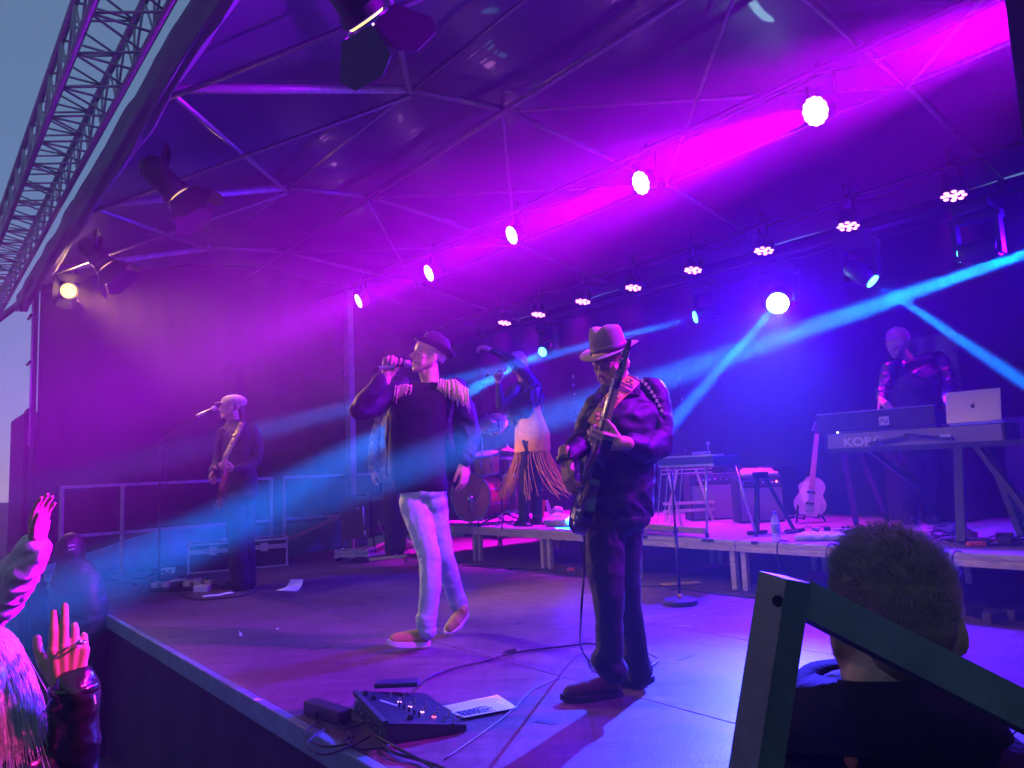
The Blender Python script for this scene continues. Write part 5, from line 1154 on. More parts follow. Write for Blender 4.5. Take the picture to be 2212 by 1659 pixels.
def tripod(base, h, label, boom=None, spread=.30, micp=None, turn=.3):
    base = V(base); t = thing('boom_stand', label, 'microphone stand', base); k0 = base + V((0, 0, .16))
    MB().tube([base+V((0, 0, .05)), base+V((0, 0, h*.6))], .012, 10).obj('lower_tube', mic_m, t, smooth=True); MB().tube([base+V((0, 0, h*.55)), base+V((0, 0, h))], .009, 10).obj('upper_tube', mic_m, t, smooth=True)
    for i in range(3):
        a = 2*pi*i/3+turn; MB().tube([k0, base + V((spread*cos(a), spread*sin(a), .012))], .009, 8).obj('leg', mic_m, t, smooth=True)
        MB().cap(base + V((spread*.93*cos(a), spread*.93*sin(a), .018)), base + V((spread*1.02*cos(a), spread*1.02*sin(a), .012)), .014, .012).obj('rubber_foot', rub, t, smooth=True)
    if boom: MB().tube(boom, .0075, 8).obj('boom_arm', mic_m, t, smooth=True); MB().cap(boom[0], boom[0].lerp(boom[1], .12), .016, .016, 10).obj('counterweight', mic_m, t, smooth=True); MB().ball(base+V((0, 0, h)), .022, None, 10).obj('boom_joint', mic_m, t, smooth=True)
    return t
b_ = onz(343, 1268, 0); Y_ = b_.y; hh = ony(343, 968, Y_).z
tripod(b_, hh, 'black boom microphone stand in front of the flat-capped guitarist', [ony(311, 976, Y_-.1), ony(345, 955, Y_), ony(430, 896, 7.2)], .42, turn=2.6)
MB().tube([ony(357, 1060, Y_+.1), ony(358, 1010, Y_+.08), ony(362, 985, Y_+.05), ony(352, 962, Y_)], .005, 6).obj('hanging_cable', rub, smooth=True, label='loop of cable hanging from the left boom stand', cat='cable')
mq = microphone(ony(424, 899, 7.21), ony(466, 881, 7.02), 'microphone on the boom right at the mouth of the flat-capped guitarist', r=.017)
b_ = onz(1087, 1138, .4); tripod(b_, 1.22, 'tall dark microphone stand in front of the drum kit beside the woman', None, .34, turn=.5)
MB().lathe(ony(1105, 1090, 9.4), (0, 0, 1), [(.02, 0), (.02, .1)], 8).obj('percussion_mount', chrome, kit)

# ------------------------------------------------------------------ railing at the left
rail_m = mat('primed_steel_rail', (.36, .33, .38), .55, .4, var=.25, vscale=20)
FU = -10.1
rl = thing('stage_railing', 'square tube steel railing along the left side of the stage', 'railing', uv(FU, 2.6, 0))
def sq(a, b, w=.036, nm='tube', par=None, m=None): MB().bar(a, b, w).obj(nm, m or rail_m, par or rl)
vv_ = [1.46, 2.10, 3.55, 3.95]
for v in vv_: sq(uv(FU, v, -.02), uv(FU, v, 1.055), nm='post')
sq(uv(FU, vv_[0]-.018, 1.072), uv(FU, vv_[3]+.018, 1.072), nm='top_rail'); sq(uv(FU, vv_[0]+.02, .50), uv(FU, vv_[1]-.02, .50), nm='middle_rail'); sq(uv(FU, vv_[1]+.02, .50), uv(FU, vv_[2]-.02, .50), nm='middle_rail'); sq(uv(FU, vv_[2]+.02, .50), uv(FU, vv_[3]-.02, .50), nm='middle_rail')
rl2 = thing('stage_railing', 'second steel railing section right of the first, behind the silver edged case', 'railing', uv(FU, 5, 0))
for v in (4.12, 5.7): sq(uv(FU+.03, v, -.02), uv(FU+.03, v, 1.055), nm='post', par=rl2)
sq(uv(FU+.03, 4.10, 1.072), uv(FU+.03, 5.72, 1.072), nm='top_rail', par=rl2); sq(uv(FU+.03, 4.14, .50), uv(FU+.03, 5.68, .50), nm='middle_rail', par=rl2)
tq = mat('daylight_teal_tarp', (.12, .42, .40), .6, var=.25, vscale=3, bump=.3, bscale=8)  # teal of the daylight under the side wall is put into the tarp colour
wall(uv(-10.45, 1.35), uv(-10.45, 5.6), -.02, .46, 'daylight_teal_tarpaulin', 'pale tarpaulin behind the railing bottom, turquoise for daylight under the side cloth', m=tq, amp=.05, seed=31, n=60, nz=10, top=lambda s: .16+.32*min(1, s/.3) if s < .5 else .42)
# black PA wing beyond the stage corner and the ladder-like corner post
MB().box(uv(-12.6, 1.7, .5), (1.6, .9, 3.2), STG, bev=.03).obj('speaker_wing', skirt, label='tall black covered box beyond the left corner of the stage against the sky', cat='speaker')
lp = thing('corner_post', 'thin post with short pegs at the left corner of the roof', 'post', uv(-11.05, 1.28, 0))
MB().tube([uv(-11.05, 1.26, -1.1), uv(-11.05, 1.26, 3.6)], .035, 10).obj('upright', bar_m, lp, smooth=True)
MB().tube([uv(-10.98, 1.22, 1.6), uv(-10.97, 1.22, 2.4), uv(-10.99, 1.22, 3.5)], .012, 8).obj('conduit', post_m, lp, smooth=True)
for z in (2.05, 2.65, 3.25): MB().tube([uv(-11.22, 1.2, z), uv(-10.92, 1.2, z)], .018, 8).obj('peg', bar_m, lp, smooth=True)
MB().bar(uv(-12.9, 1.0, 3.52), uv(-11.0, 1.22, 3.55), .06).obj('outrigger_beam', bar_m, label='short dark beam reaching from the roof corner to the truss', cat='beam')

# ------------------------------------------------------------------ flight cases
case_m = mat('black_case_laminate', (.015, .015, .02), .4, var=.2, vscale=30, bump=.2, bscale=200); edge_m = mat('case_aluminium_edge', (.6, .58, .6), .32, .85, var=.15, vscale=30)
def flight_case(c, size, rz, label, lid=.3, latch=2, cat='flight case', wheels=False):
    c = V(c); w, d, h = size; t = thing('flight_case', label, cat, c, rz); R_ = Matrix.Rotation(rz, 3, 'Z'); Q = lambda a, b, z: c + R_ @ V((a, b, z))
    zl = h*(1-lid)
    MB().box(Q(0, 0, zl/2), (w-.01, d-.01, zl-.012), rz).obj('box', case_m, t); MB().box(Q(0, 0, (zl+h)/2), (w-.01, d-.01, h-zl-.012), rz).obj('lid', case_m, t)
    for z0, z1 in ((0, zl-.004), (zl+.004, h)):
        for sx in (-1, 1):
            for sy in (-1, 1): MB().box(Q(sx*w/2, sy*d/2, (z0+z1)/2), (.022, .022, z1-z0), rz, bev=.003).obj('edge_strip', edge_m, t)
        for z in (z0+.010, z1-.010):
            for sy in (-1, 1): MB().box(Q(0, sy*d/2, z), (w-.02, .024, .022), rz, bev=.003).obj('edge_strip', edge_m, t)
            for sx in (-1, 1): MB().box(Q(sx*w/2, 0, z), (.024, d-.02, .022), rz, bev=.003).obj('edge_strip', edge_m, t)
    for sx in (-1, 1):
        for sy in (-1, 1):
            for z in (.0, h): MB().ball(Q(sx*w/2, sy*d/2, z+(.008 if z == 0 else -.004)), .024, None, 8).obj('ball_corner', edge_m, t, smooth=True)
    for i in range(latch):
        a = (i-(latch-1)/2)*w*.52; k = MB(); k.box(Q(a, -d/2-.010, zl), (.085, .016, .10), rz, bev=.006); k.box(Q(a, -d/2-.020, zl), (.028, .012, .05), rz, bev=.004); k.obj('latch', edge_m, t)
    return t
a, b = onz(405, 1241, 0), onz(622, 1222, 0); d_ = (b-a); w_ = d_.length; rz_ = math.atan2(d_.y, d_.x); n_ = V((-d_.y, d_.x, 0)).normalized()
flight_case((a+b)/2 + n_*.22, (w_-.02, .42, .34), rz_, 'long low black case with silver edges behind the flat-capped guitarist', lid=.28)
MB().box((a*.62+b*.38) + n_*.15 + V((0, 0, .358)), (.12, .09, .024), rz_+.2, bev=.006).obj('notepad', mat('pale_paper', (.7, .7, .75), .7), label='small pale pad lying on top of the long silver edged case', cat='pad')
MB().box(uv(-9.6, 7.4, .6), (.9, .6, 1.2), STG, bev=.02).obj('amplifier_rack', case_m, label='dark equipment box standing at the rear left of the stage', cat='box')
# amplifier with handle on a tilt stand, small case in front
ab = onz(770, 1212, 0); rzA = STG*0-.12
t = thing('combo_amplifier', 'black fuzzy-covered amplifier with a chrome side handle left of the pale jeans', 'amplifier', ab + V((0, .28, 0)), rzA)
R_ = Matrix.Rotation(rzA, 3, 'Z'); Q = lambda a, b, z: ab + V((0, .28, 0)) + R_ @ V((a, b, z))
tol = mat('black_tolex', (.03, .028, .03), .7, var=.3, vscale=40, bump=.6, bscale=250)
MB().prism([(-.20, .26), (.16, .26), (.16, .78), (-.12, .80), (-.20, .70)], -.15, .35, Matrix((R_ @ V((1, 0, 0)), V((0, 0, 1)), R_ @ V((0, 1, 0)))).transposed(), Q(0, 0, 0)).obj('cabinet', tol, t)
k = MB(); k.tube([Q(.09, -.155, .66), Q(.10, -.18, .65), Q(.11, -.18, .44), Q(.11, -.155, .43)], .013, 8); k.obj('handle', edge_m, t, smooth=True)
MB().tube([Q(.11, -.17, .36), Q(.12, -.16, .28)], .012, 8).obj('handle', edge_m, t, smooth=True); MB().ball(Q(.03, -.16, .64), .012, None, 8).obj('screw', edge_m, t, smooth=True)
MB().box(Q(.14, -.1, .81), (.03, .03, .02), rzA).obj('switch', edge_m, t)
k = MB(); k.box(Q(.36, .1, .60), (.38, .35, .40), rzA, bev=.01); k.obj('head_unit', tol, t)
for i in range(6): MB().lathe(Q(.24+.045*i, -.08, .74), (0, -1, 0), [(.010, 0), (.008, .012)], 8).obj('knob', chrome, t)
for sx in (-.2, -.02, .2):
    k = MB(); k.tube([Q(sx, -.1, .28), Q(sx*1.2+.02, -.20, .02)], .012, 8); k.cap(Q(sx*1.2+.0, -.24, .015), Q(sx*1.2+.05, -.12, .015), .014, .014); k.obj('stand_leg', mic_m, t, smooth=True)
MB().box(Q(.16, .1, .30), (.74, .3, .02), rzA).obj('shelf', mic_m, t)
cc = onz(766, 1215, 0); flight_case(cc + V((0, .02, .075)), (.40, .22, .075), rzA, 'small silver edged case on short legs beneath the fuzzy amplifier', lid=.45, latch=1)
t = thing('wooden_bench', 'low dark wooden bench right of the fuzzy amplifier behind the jeans', 'bench', onz(860, 1205, 0)); wd = mat('old_brown_wood', (.12, .07, .04), .6, var=.4, vscale=9, stretch=(1, 6, 6)); bb = onz(862, 1200, 0)
MB().box(bb + V((.12, .2, .36)), (.62, .3, .055), -.1, bev=.005).obj('seat', wd, t); 
for sx in (-.14, .38): MB().box(bb + V((sx, .2, .17)), (.06, .25, .32), -.1, bev=.005).obj('leg', wd, t)
for i, (p_, q_) in enumerate((((790, 1190), (850, 1165)), ((795, 1200), (900, 1180)), ((800, 1208), (880, 1200)), ((850, 1150), (900, 1180)))):
    MB().bar(onz(*p_, .05+.03*i), onz(*q_, .07+.04*i), .05, .03).obj('folded_stand', alu, label=['purple lit metal bar nearest the amplifier legs', 'middle folded metal bar behind the amplifier', 'lowest folded metal bar on the floor by the jeans', 'short slanting metal bar behind the jeans'][i], cat='stand', group='folded stands behind the amplifier')
dropc('amp_cable', [Q(.22, -.05, .55), Q(.35, -.12, .30), Q(.5, -.2, .08), Q(.62, -.22, .012), onz(870, 1212, .01)], .006, mat('tan_cable', (.35, .26, .18), .5), 'pale cable running down from the fuzzy amplifier to the floor')

# ------------------------------------------------------------------ pedal steel guitar
ps = onz(1478, 1158, .4); rzP = math.atan2(-(onz(1528, 1160, .4)-onz(1384, 1150, .4)).y*-1, (onz(1528, 1160, .4)-onz(1384, 1150, .4)).x)
pa, pb = onz(1398, 1150, .4), onz(1530, 1162, .4); dP = (pb-pa).normalized(); nP = V((-dP.y, dP.x, 0))
t = thing('pedal_steel_guitar', 'pedal steel guitar standing on chrome legs behind the bassist elbow', 'steel guitar', pa.lerp(pb, .5)); QP = lambda a, b, z: pa.lerp(pb, .5) + dP*a + nP*b + V((0, 0, .0+z)); Lh = (pb-pa).length/2
blu_m = mat('dark_lacquered_body', (.04, .05, .09), .2, coat=.7); rP = math.atan2(dP.y, dP.x); ht = .64; x1 = Lh+.10
MB().box(QP(.04, .12, ht), (2*Lh+.24, .30, .09), rP, bev=.01).obj('body', blu_m, t); MB().box(QP(.04, .04, ht+.052), (2*Lh+.22, .12, .012), rP).obj('fretboard', mat('pale_fretboard', (.4, .4, .45), .3), t)
MB().box(QP(.04, -.032, ht-.03), (2*Lh+.25, .008, .02), rP).obj('front_trim', edge_m, t)
for i in range(7):
    MB().tube([QP(x1-.24+.035*i, .02, ht+.055), QP(x1-.24+.035*i, .02, ht+.085)], [.006, .011], 8).obj('tuning_key', chrome, t, smooth=True)
MB().tube([QP(x1-.04, .02, ht+.05), QP(x1-.04, .02, ht+.14)], [.004, .004], 6).obj('key_rod', chrome, t); MB().ball(QP(x1-.04, .02, ht+.15), .014, None, 8).obj('key_knob', chrome, t, smooth=True); MB().box(QP(-.16, .06, ht+.10), (.08, .03, .035), rP).obj('clip_tuner', mat('clip', (.3, .25, .4), .4), t)
for (a0, b0_, a1, b1_) in ((Lh+.04, .0, Lh, -.01), (-Lh-.0, .0, -Lh-.03, -.01), (Lh+.1, .26, Lh+.22, .32), (-Lh+.02, .26, -Lh+.10, .34)):
    MB().tube([QP(a0, b0_, ht-.04), QP(a1, b1_, .02)], .011, 10).obj('leg', edge_m, t, smooth=True); MB().cap(QP(a1, b1_, .03), QP(a1, b1_, .012), .018, .016).obj('rubber_foot', rub, t, smooth=True)
MB().box(QP(-.02, .0, .055), (2*Lh-.02, .05, .05), rP, bev=.006).obj('pedal_bar', mat('brushed_bar', (.62, .5, .30), .35, .7, var=.15, vscale=20), t)
for i in range(4): MB().tube([QP(-.30+.10*i, .03, .09), QP(-.27+.10*i, .10, ht-.04)], .004, 6).obj('pedal_rod', chrome, t)
for i in range(5): MB().box(QP(-.34+.12*i, -.09, .035), (.05, .14, .012), rP).obj('pedal', chrome, t)
t = thing('folding_rack', 'low rack of pale horizontal slats behind the steel guitar legs', 'rack', onz(1490, 1100, .4)); ob = onz(1495, 1128, .4)
for z in (.12, .20, .52, .56): MB().box(ob + V((0, .1, z)), (.55, .04, .03 if z < .5 else .012), .0).obj('slat', alu, t)
for sx in (-.25, .25): MB().bar(ob + V((sx, .1, 0)), ob + V((sx*.4, .1, .56)), .025).obj('leg', alu, t)

# ------------------------------------------------------------------ amps at the back
grey_g = mat('grey_grille_cloth', (.20, .18, .22), .8, var=.1, vscale=80, bump=.3, bscale=300)
def amp(c, size, rz, label, led=True, cloth=grey_g, knobs=7):
    c = V(c); w, d, h = size; t = thing('guitar_amplifier', label, 'amplifier', c, rz); R_ = Matrix.Rotation(rz, 3, 'Z'); Q = lambda a, b, z: c + R_ @ V((a, b, z))
    MB().box(Q(0, 0, h/2), (w, d, h), rz, bev=.012).obj('cabinet', tol, t); MB().box(Q(0, -d/2-.003, h*.40), (w*.93, .012, h*.72), rz).obj('grille_cloth', cloth, t); MB().box(Q(0, -d/2-.003, h*.87), (w*.93, .012, h*.15), rz).obj('control_panel', mat('panel_dark', (.05, .05, .06), .4), t)
    for i in range(knobs): MB().lathe(Q(-w*.36+i*w*.62/(knobs-1), -d/2-.008, h*.87), R_ @ V((0, -1, 0)), [(.012, 0), (.010, .016)], 10).obj('knob', chrome, t, smooth=True)
    if led: MB().ball(Q(w*.36, -d/2-.012, h*.88), .011, None, 8).obj('pilot_lamp', mat('lit_red_jewel', (.9, .1, .05), .3, emis=(1, .12, .03), estr=9), t, smooth=True)
    return t
ac = onz(1655, 1130, .4); amp(ac + V((.0, .22, 0)), (.46, .26, .46), 0, 'grey-fronted amplifier with a lit red pilot lamp behind the black A-frame stand')
amp(onz(1575, 1128, .4) + V((0, .5, 0)), (.62, .28, .50), .05, 'wide dim amplifier behind the steel guitar legs', led=False)
k = PB(ac.y+.2); k.cap(ac + V((-.12, .2, .50)), ac + V((.14, .2, .50)), .05, .045); k.box(ac + V((.02, .2, .485)), (.36, .2, .035)); remesh_obj(k, 'cushion', mat('white_cushion', (.6, .55, .6), .8), smooth=6, vox=.01, fold=.004, label='bright folded cloth lying on top of the grey amplifier', cat='cloth')
# A-frame guitar stand
sa = onz(1672, 1153, .4); t = thing('a_frame_stand', 'empty black A-frame guitar stand in front of the grey amplifier', 'guitar stand', sa)
ax_ = sa + V((-.06, .05, .50)); 
for sx in (-1, 1):
    ft = sa + V((.01+sx*.16, -.02, .02)); MB().bar(ax_ + V((sx*.03, 0, 0)), ft, .035, .03).obj('leg', mic_m, t); MB().cap(ft + V((-.08, -.03, 0)), ft + V((.08, .02, 0)), .018, .018).obj('foot_bar', rub, t, smooth=True)
    MB().bar(sa + V((sx*.13, .0, .12)), sa + V((sx*.15, -.09, .14)), .02).obj('cradle_arm', mic_m, t)
MB().box(ax_, (.13, .05, .06), 0, bev=.01).obj('hinge', mic_m, t)
MB().tube([ax_ + V((-.05, -.02, -.05)), ax_ + V((-.16, -.05, -.06))], .01, 8).obj('cross_arm', mic_m, t, smooth=True)
# white guitar on its stand
gb, gtp = onz(1748, 1130, .4) + V((0, .0, .06)), None
gtop = ony(1768, 905, gb.y+.22)
guitar(gb, gtop, V((-.35, -.9, .15)), 'white electric guitar with a pale neck leaning on its stand left of the keyboards', mat('white_lacquer_body', (.36, .29, .34), .3, coat=.4), maple, maple, sc=1.0, head_m=mat('dark_headstock', (.02, .02, .02), .3))
t = thing('guitar_stand', 'low tubular stand holding the white electric guitar', 'guitar stand', V((gb.x, gb.y, .4)))
for sx in (-.14, .14): MB().tube([V((gb.x+sx, gb.y-.05, .415)), V((gb.x+sx*.4, gb.y+.08, .62)), V((gb.x, gb.y+.10, .70))], .010, 8).obj('leg', mic_m, t, smooth=True); MB().tube([V((gb.x+sx*.5, gb.y+.05, .45)), V((gb.x+sx*.5, gb.y-.07, .45)), V((gb.x+sx*.5, gb.y-.08, .49))], .009, 8).obj('cradle', mic_m, t, smooth=True)

# ------------------------------------------------------------------ keyboards
ka, kb_ = onz(1850, 1134, .4), onz(2078, 1176, .4)      # feet of the stand
Yk = ka.y; l0 = ony(1788, 955, 6.05); l1 = ony(2165, 932, 5.15)
dK = V(((l1-l0).x, (l1-l0).y, 0)).normalized(); nK = V((-dK.y, dK.x, 0)); LK = (V((l1.x, l1.y, 0))-V((l0.x, l0.y, 0))).length; rK = math.atan2(dK.y, dK.x); zK = (l0.z+l1.z)/2; cK = (l0+l1)/2; cK.z = 0
QK = lambda a, b, z: cK + dK*a + nK*b + V((0, 0, z))
print('keyboard length', LK, 'z', l0.z, l1.z)
grey_kb = mat('grey_keyboard_shell', (.24, .23, .25), .45, var=.1, vscale=40); kb_black = mat('black_keyboard_shell', (.02, .02, .028), .35, var=.15)
white_print = mat('pale_print', (.55, .55, .58), .5)
t = thing('workstation_keyboard', 'long grey keyboard with pale maker lettering on its back, lower of the two', 'keyboard', QK(0, .15, zK)); hK = .115
MB().prism([(-.01, -hK/2), (.33, -hK/2), (.33, .0), (.12, hK/2), (.0, hK/2)], -LK/2, LK/2, Matrix((nK, V((0, 0, 1)), dK)).transposed(), QK(0, 0, zK)).obj('shell', grey_kb, t)
for i in range(44): MB().box(QK(-LK/2+.06+i*(LK-.12)/44, .27, zK+.036), ((LK-.12)/44-.002, .13, .02), rK).obj('white_key', mat('ivory_key', (.6, .58, .55), .3), t)
for sx in (-1, 1): MB().box(QK(sx*(LK/2+.012), .16, zK), (.024, .35, hK+.01), rK, bev=.006).obj('end_cheek', kb_black, t)
def text(s, pos, M, size, m, par, nm='lettering', ext=.001, cx='LEFT', font_bold=True, off=0.0):
    c = bpy.data.curves.new(nm, 'FONT'); c.body = s; c.size = size; c.extrude = ext; c.align_x = cx; c.offset = off
    o = bpy.data.objects.new(nm+'_src', c); COL.objects.link(o); dg = bpy.context.evaluated_depsgraph_get(); dg.update(); me = bpy.data.meshes.new_from_object(o.evaluated_get(dg)); bpy.data.objects.remove(o)
    k = MB(); k.v = [V(pos) + M @ V(v.co) for v in me.vertices]; k.f = [tuple(p.vertices) for p in me.polygons]; bpy.data.meshes.remove(me); return k.obj(nm, m, par)
MK = Matrix((dK, V((0, 0, 1)), -nK)).transposed()
text('KORG', QK(-LK/2+.13, -.0125, zK-.042), MK @ Matrix.Diagonal((1.25, 1.0, 1)), .088, white_print, t, off=.0035)
t2 = thing('stage_piano', 'black upper keyboard with a small pale wave emblem on its back', 'keyboard', QK(-.1, .2, zK+.1)); u0, u1 = -LK/2-.08, LK/2-.42; zu = zK+.155
MB().prism([(.02, -.07), (.30, -.07), (.30, -.01), (.14, .04), (.02, .065)], u0, u1, Matrix((nK, V((0, 0, 1)), dK)).transposed(), QK(0, 0, zu)).obj('shell', kb_black, t2)
MB().box(QK((u0+u1)/2, .03, zu+.070), (u1-u0, .03, .008), rK).obj('top_edge', mat('pale_edge', (.3, .3, .35), .4), t2)
for i in range(36): MB().box(QK(u0+.06+i*(u1-u0-.12)/36, .24, zu+.0), ((u1-u0-.12)/36-.002, .13, .02), rK).obj('white_key', mat('ivory_key', (.6, .58, .55)), t2)
em_ = QK((u0+u1)/2+.085, .014, zu-.02); MB().box(em_, (.075, .006, .068), rK, bev=.004).obj('emblem_plate', white_print, t2)
Cc = [em_ + dK*(.028*(x_)) - nK*.0045 + V((0, 0, .016*y_)) for x_, y_ in ((-1, -.5), (-.6, .8), (-.2, .6), (.2, -.5), (.6, -.9), (1, .3))]; MB().tube(Cc, .0028, 6).obj('emblem_wave', kb_black, t2)
MB().ball(QK(u0+.16, .015, zu-.085), .007, None, 8).obj('power_light', mat('lit_white_dot', (.9, .9, .6), .3, emis=(1, .9, .5), estr=8), t2, smooth=True)
for zz, nm in ((zK-hK/2-.012, 'lower_arm'), (zu-.078, 'upper_arm')): pass
ks = thing('keyboard_stand', 'dark steel two tier stand with leaning square legs under the keyboards', 'keyboard stand', QK(0, .15, .4)); kst = mat('dark_teal_steel', (.03, .045, .05), .5, .3, var=.3)
fa, fb = V((ka.x, ka.y, .415)), V((kb_.x, kb_.y, .415)); ta, tb = QK(-LK/2+.12, -.0, zK-hK/2-.02), QK(LK/2-.28, -.0, zK-hK/2-.02)
MB().bar(fa, ta, .045, .045).obj('front_leg', kst, ks); MB().bar(fb, tb, .055, .055).obj('front_leg', kst, ks)
MB().bar(fa + nK*.45 + dK*.1, ta + nK*.3, .04).obj('rear_leg', kst, ks); MB().bar(fb + nK*.45 + dK*.25, tb + nK*.3 + dK*.1, .045).obj('rear_leg', kst, ks)
MB().bar(ta-dK*.1, tb+dK*.45, .05, .04).obj('cross_beam', kst, ks); MB().bar(ta + nK*.3 - dK*.05, tb + nK*.3 + dK*.3, .04).obj('cross_beam', kst, ks)
MB().bar(ta + dK*.20, fb.lerp(fa, .35)+V((0, 0, .32))+nK*.2, .035).obj('diagonal_strut', kst, ks); MB().bar(tb + dK*.1 + nK*.02, fb + dK*.5 + nK*.1, .04).obj('diagonal_strut', kst, ks)
MB().bar(QK(-LK/2+.34, -.035, zK-.035), QK(-LK/2+.62, -.035, zK+.005), .028, .02).obj('tier_arm', kst, ks); MB().bar(QK(LK/2-.62, -.035, zK+.02), QK(LK/2-.30, -.035, zK-.03), .028, .02).obj('tier_arm', kst, ks); MB().box(QK(LK/2-.34, -.05, zK-.005), (.07, .02, .022), rK).obj('clamp', edge_m, ks)
MB().bar(QK(u0+.0, .05, zu-.085), QK(u1, .05, zu-.085), .03, .018).obj('upper_arm', kst, ks)
# laptop on the right end of the lower keyboard
lt = thing('laptop', 'open silver laptop seen from behind with a dark apple emblem', 'laptop', QK(LK/2-.17, .1, zK+hK/2)); alm = mat('silver_laptop_shell', (.48, .46, .52), .4, .5, var=.04)
RL = Matrix.Rotation(rK, 3, 'Z') @ Matrix.Rotation(radians(14)*-1, 3, 'X'); l_c = QK(LK/2-.165, .02, zK+hK/2+.135); 
MB().box(l_c, (.345, .008, .235), M=RL, bev=.003).obj('screen_lid', alm, lt); MB().box(l_c + RL @ V((0, .0045, 0)), (.325, .002, .215), M=RL).obj('screen', mat('dim_screen', (.02, .02, .03), .2, emis=(.3, .4, .6), estr=.6), lt)
MB().box(QK(LK/2-.165, .15, zK+hK/2+.012), (.345, .235, .014), rK, bev=.003).obj('keyboard_base', alm, lt)
apm = mat('dark_mirror_emblem', (.03, .03, .07), .25); ap = []
ctrl = [(0, .78), (.25, .92), (.55, .90), (.80, .70), (.62, .42), (.60, .10), (.88, -.20), (.72, -.62), (.42, -.95), (.18, -.92), (0, -.84), (-.18, -.92), (-.42, -.95), (-.75, -.60), (-.92, -.05), (-.88, .45), (-.62, .85), (-.25, .92)]
ap = [(x_*.0165, y_*.0180) for x_, y_ in ctrl]; Ma = RL @ Matrix(((1, 0, 0), (0, 0, -1), (0, 1, 0))); MB().prism(ap, .0045, .0052, Ma, l_c).obj('apple_emblem', apm, lt)
MB().prism([(0, .019), (.002, .026), (.009, .031), (.0075, .024), (.003, .019)], .0045, .0052, Ma, l_c).obj('emblem_leaf', apm, lt)
# monitor screen arm, cases right of the keyboards
a = onz(2140, 1180, .4); flight_case(uv(-.62, 6.45, .4), (1.0, .5, .55), STG, 'stacked purple lit road case behind the right end of the keyboards, lower', lid=.25); flight_case(uv(-.62, 6.45, .96), (.95, .5, .20), STG, 'flat silver edged case stacked on top at the right', lid=.45)
MB().box(uv(-.35, 5.75, .4+.27), (.5, .45, .54), STG, bev=.02).obj('floor_monitor', tol, label='black box at the right end of the riser beside the stand leg', cat='speaker')
MB().box(uv(-.10, 6.1, 1.15), (.3, .25, .4), STG, bev=.02).obj('red_bag', mat('red_fabric', (.4, .02, .08), .8), label='red bag at the right picture edge behind the laptop', cat='bag')
# second dark rack / covered gear and light curtain behind
for i, (u_, v_, w_, h_, lab) in enumerate(((-3.0, 7.6, .7, .75, 'dark equipment cabinet behind the white guitar'), (-4.9, 7.7, .6, .55, 'dark speaker cabinet behind the bassist back'), (-1.9, 7.7, .9, .9, 'dark equipment cabinet behind the keyboard stand legs'))):
    MB().box(uv(u_, v_, .4+h_/2), (w_, .5, h_), STG, bev=.015).obj('speaker_cabinet', tol, label=lab, cat='speaker')
foil = mat('crinkled_shiny_film', (.10, .09, .13), .2, .4, bump=.9, bscale=9, var=.1)
wall(uv(-3.35, 7.9), uv(-2.80, 7.95), .5, 2.2, 'crinkled_film', 'crinkled shiny plastic sheet hanging behind the keyboard player', m=foil, amp=.09, seed=44, n=60, nz=60)
# strings of small glittering beads hanging at the back
bead = mat('glitter_bead', (.6, .6, .7), .1, .9)
for i, (px_, v_) in enumerate(((1232, 7.6), (1460, 7.7), (1198, 7.5))):
    t_ = thing('bead_string', ['thin string of glittering pieces hanging left of the bassist scarf', 'string of glittering pieces hanging right of the bassist sleeve', 'short glittering string hanging above the fringe skirt'][i], 'hanging string', onv(px_, 800, v_)); p0 = onv(px_, 700, v_)
    MB().tube([V((p0.x, p0.y, .6)), V((p0.x, p0.y, 2.7))], .0015, 4).obj('thread', rub, t_)
    for j in range(14 if i < 2 else 6): MB().box(V((p0.x+random.uniform(-.01, .01), p0.y, .8+.13*j)), (.022, .004, .03), random.uniform(-1, 1)).obj('bead', bead, t_)
# ------------------------------------------------------------------ things lying on the riser
def bottle(p, label, h=.23, r=.033):
    p = V(p); t = thing('water_bottle', label, 'bottle', p); pet = mat('clear_bottle', (.75, .75, .85), .08, spec=.6, alpha=.45)
    MB().lathe(p, (0, 0, 1), [(r*.85, 0), (r, .01), (r, h*.35), (r*.9, h*.42), (r, h*.5), (r, h*.68), (r*.6, h*.86), (r*.38, h*.90), (r*.38, h*.95)], 20).obj('bottle_body', pet, t, smooth=True)
    MB().lathe(p + V((0, 0, h*.93)), (0, 0, 1), [(r*.45, 0), (r*.45, h*.07), (r*.4, h*.075)], 14).obj('bottle_cap', mat('blue_cap', (.08, .12, .5), .4), t, smooth=40)
    MB().lathe(p + V((0, 0, h*.30)), (0, 0, 1), [(r*1.02, 0), (r*1.02, h*.30)], 20).obj('bottle_label', mat('bottle_label', (.25, .25, .5), .5, var=.8, vscale=30), t, smooth=40); return t
bottle(onz(1678, 1171, .4), 'plastic water bottle on the riser edge in front of the A-frame stand'); bottle(onz(1018, 1130, .4), 'plastic water bottle on the riser edge before the bass drum', .25)
tow = mat('white_terry_cloth', (.62, .56, .56), .95, bump=.6, bscale=200, sheen=.4)
def blob(pts, r, nm, m, label, cat, vox=.008, fold=.008, fs=12, sq=.5, **kw):
    k = MB()
    for i in range(len(pts)-1): k.cap(pts[i], pts[i+1], r, r)
    z0 = min(q.z for q in pts)
    for q in k.v: q.z = z0 + (q.z-z0+r)*sq
    return remesh_obj(k, nm, m, None, vox=vox, smooth=3, fold=fold, fscale=fs, label=label, cat=cat, **kw)
a, b = onz(1732, 1168, .4), onz(1812, 1168, .4); blob([a, b, b + V((-.02, .13, .0)), a + V((.1, .13, 0)), a.lerp(b, .4)+V((0, .06, .02))], .055, 'towel', tow, 'crumpled white towel lying on the riser edge left of the foreground head', 'towel')
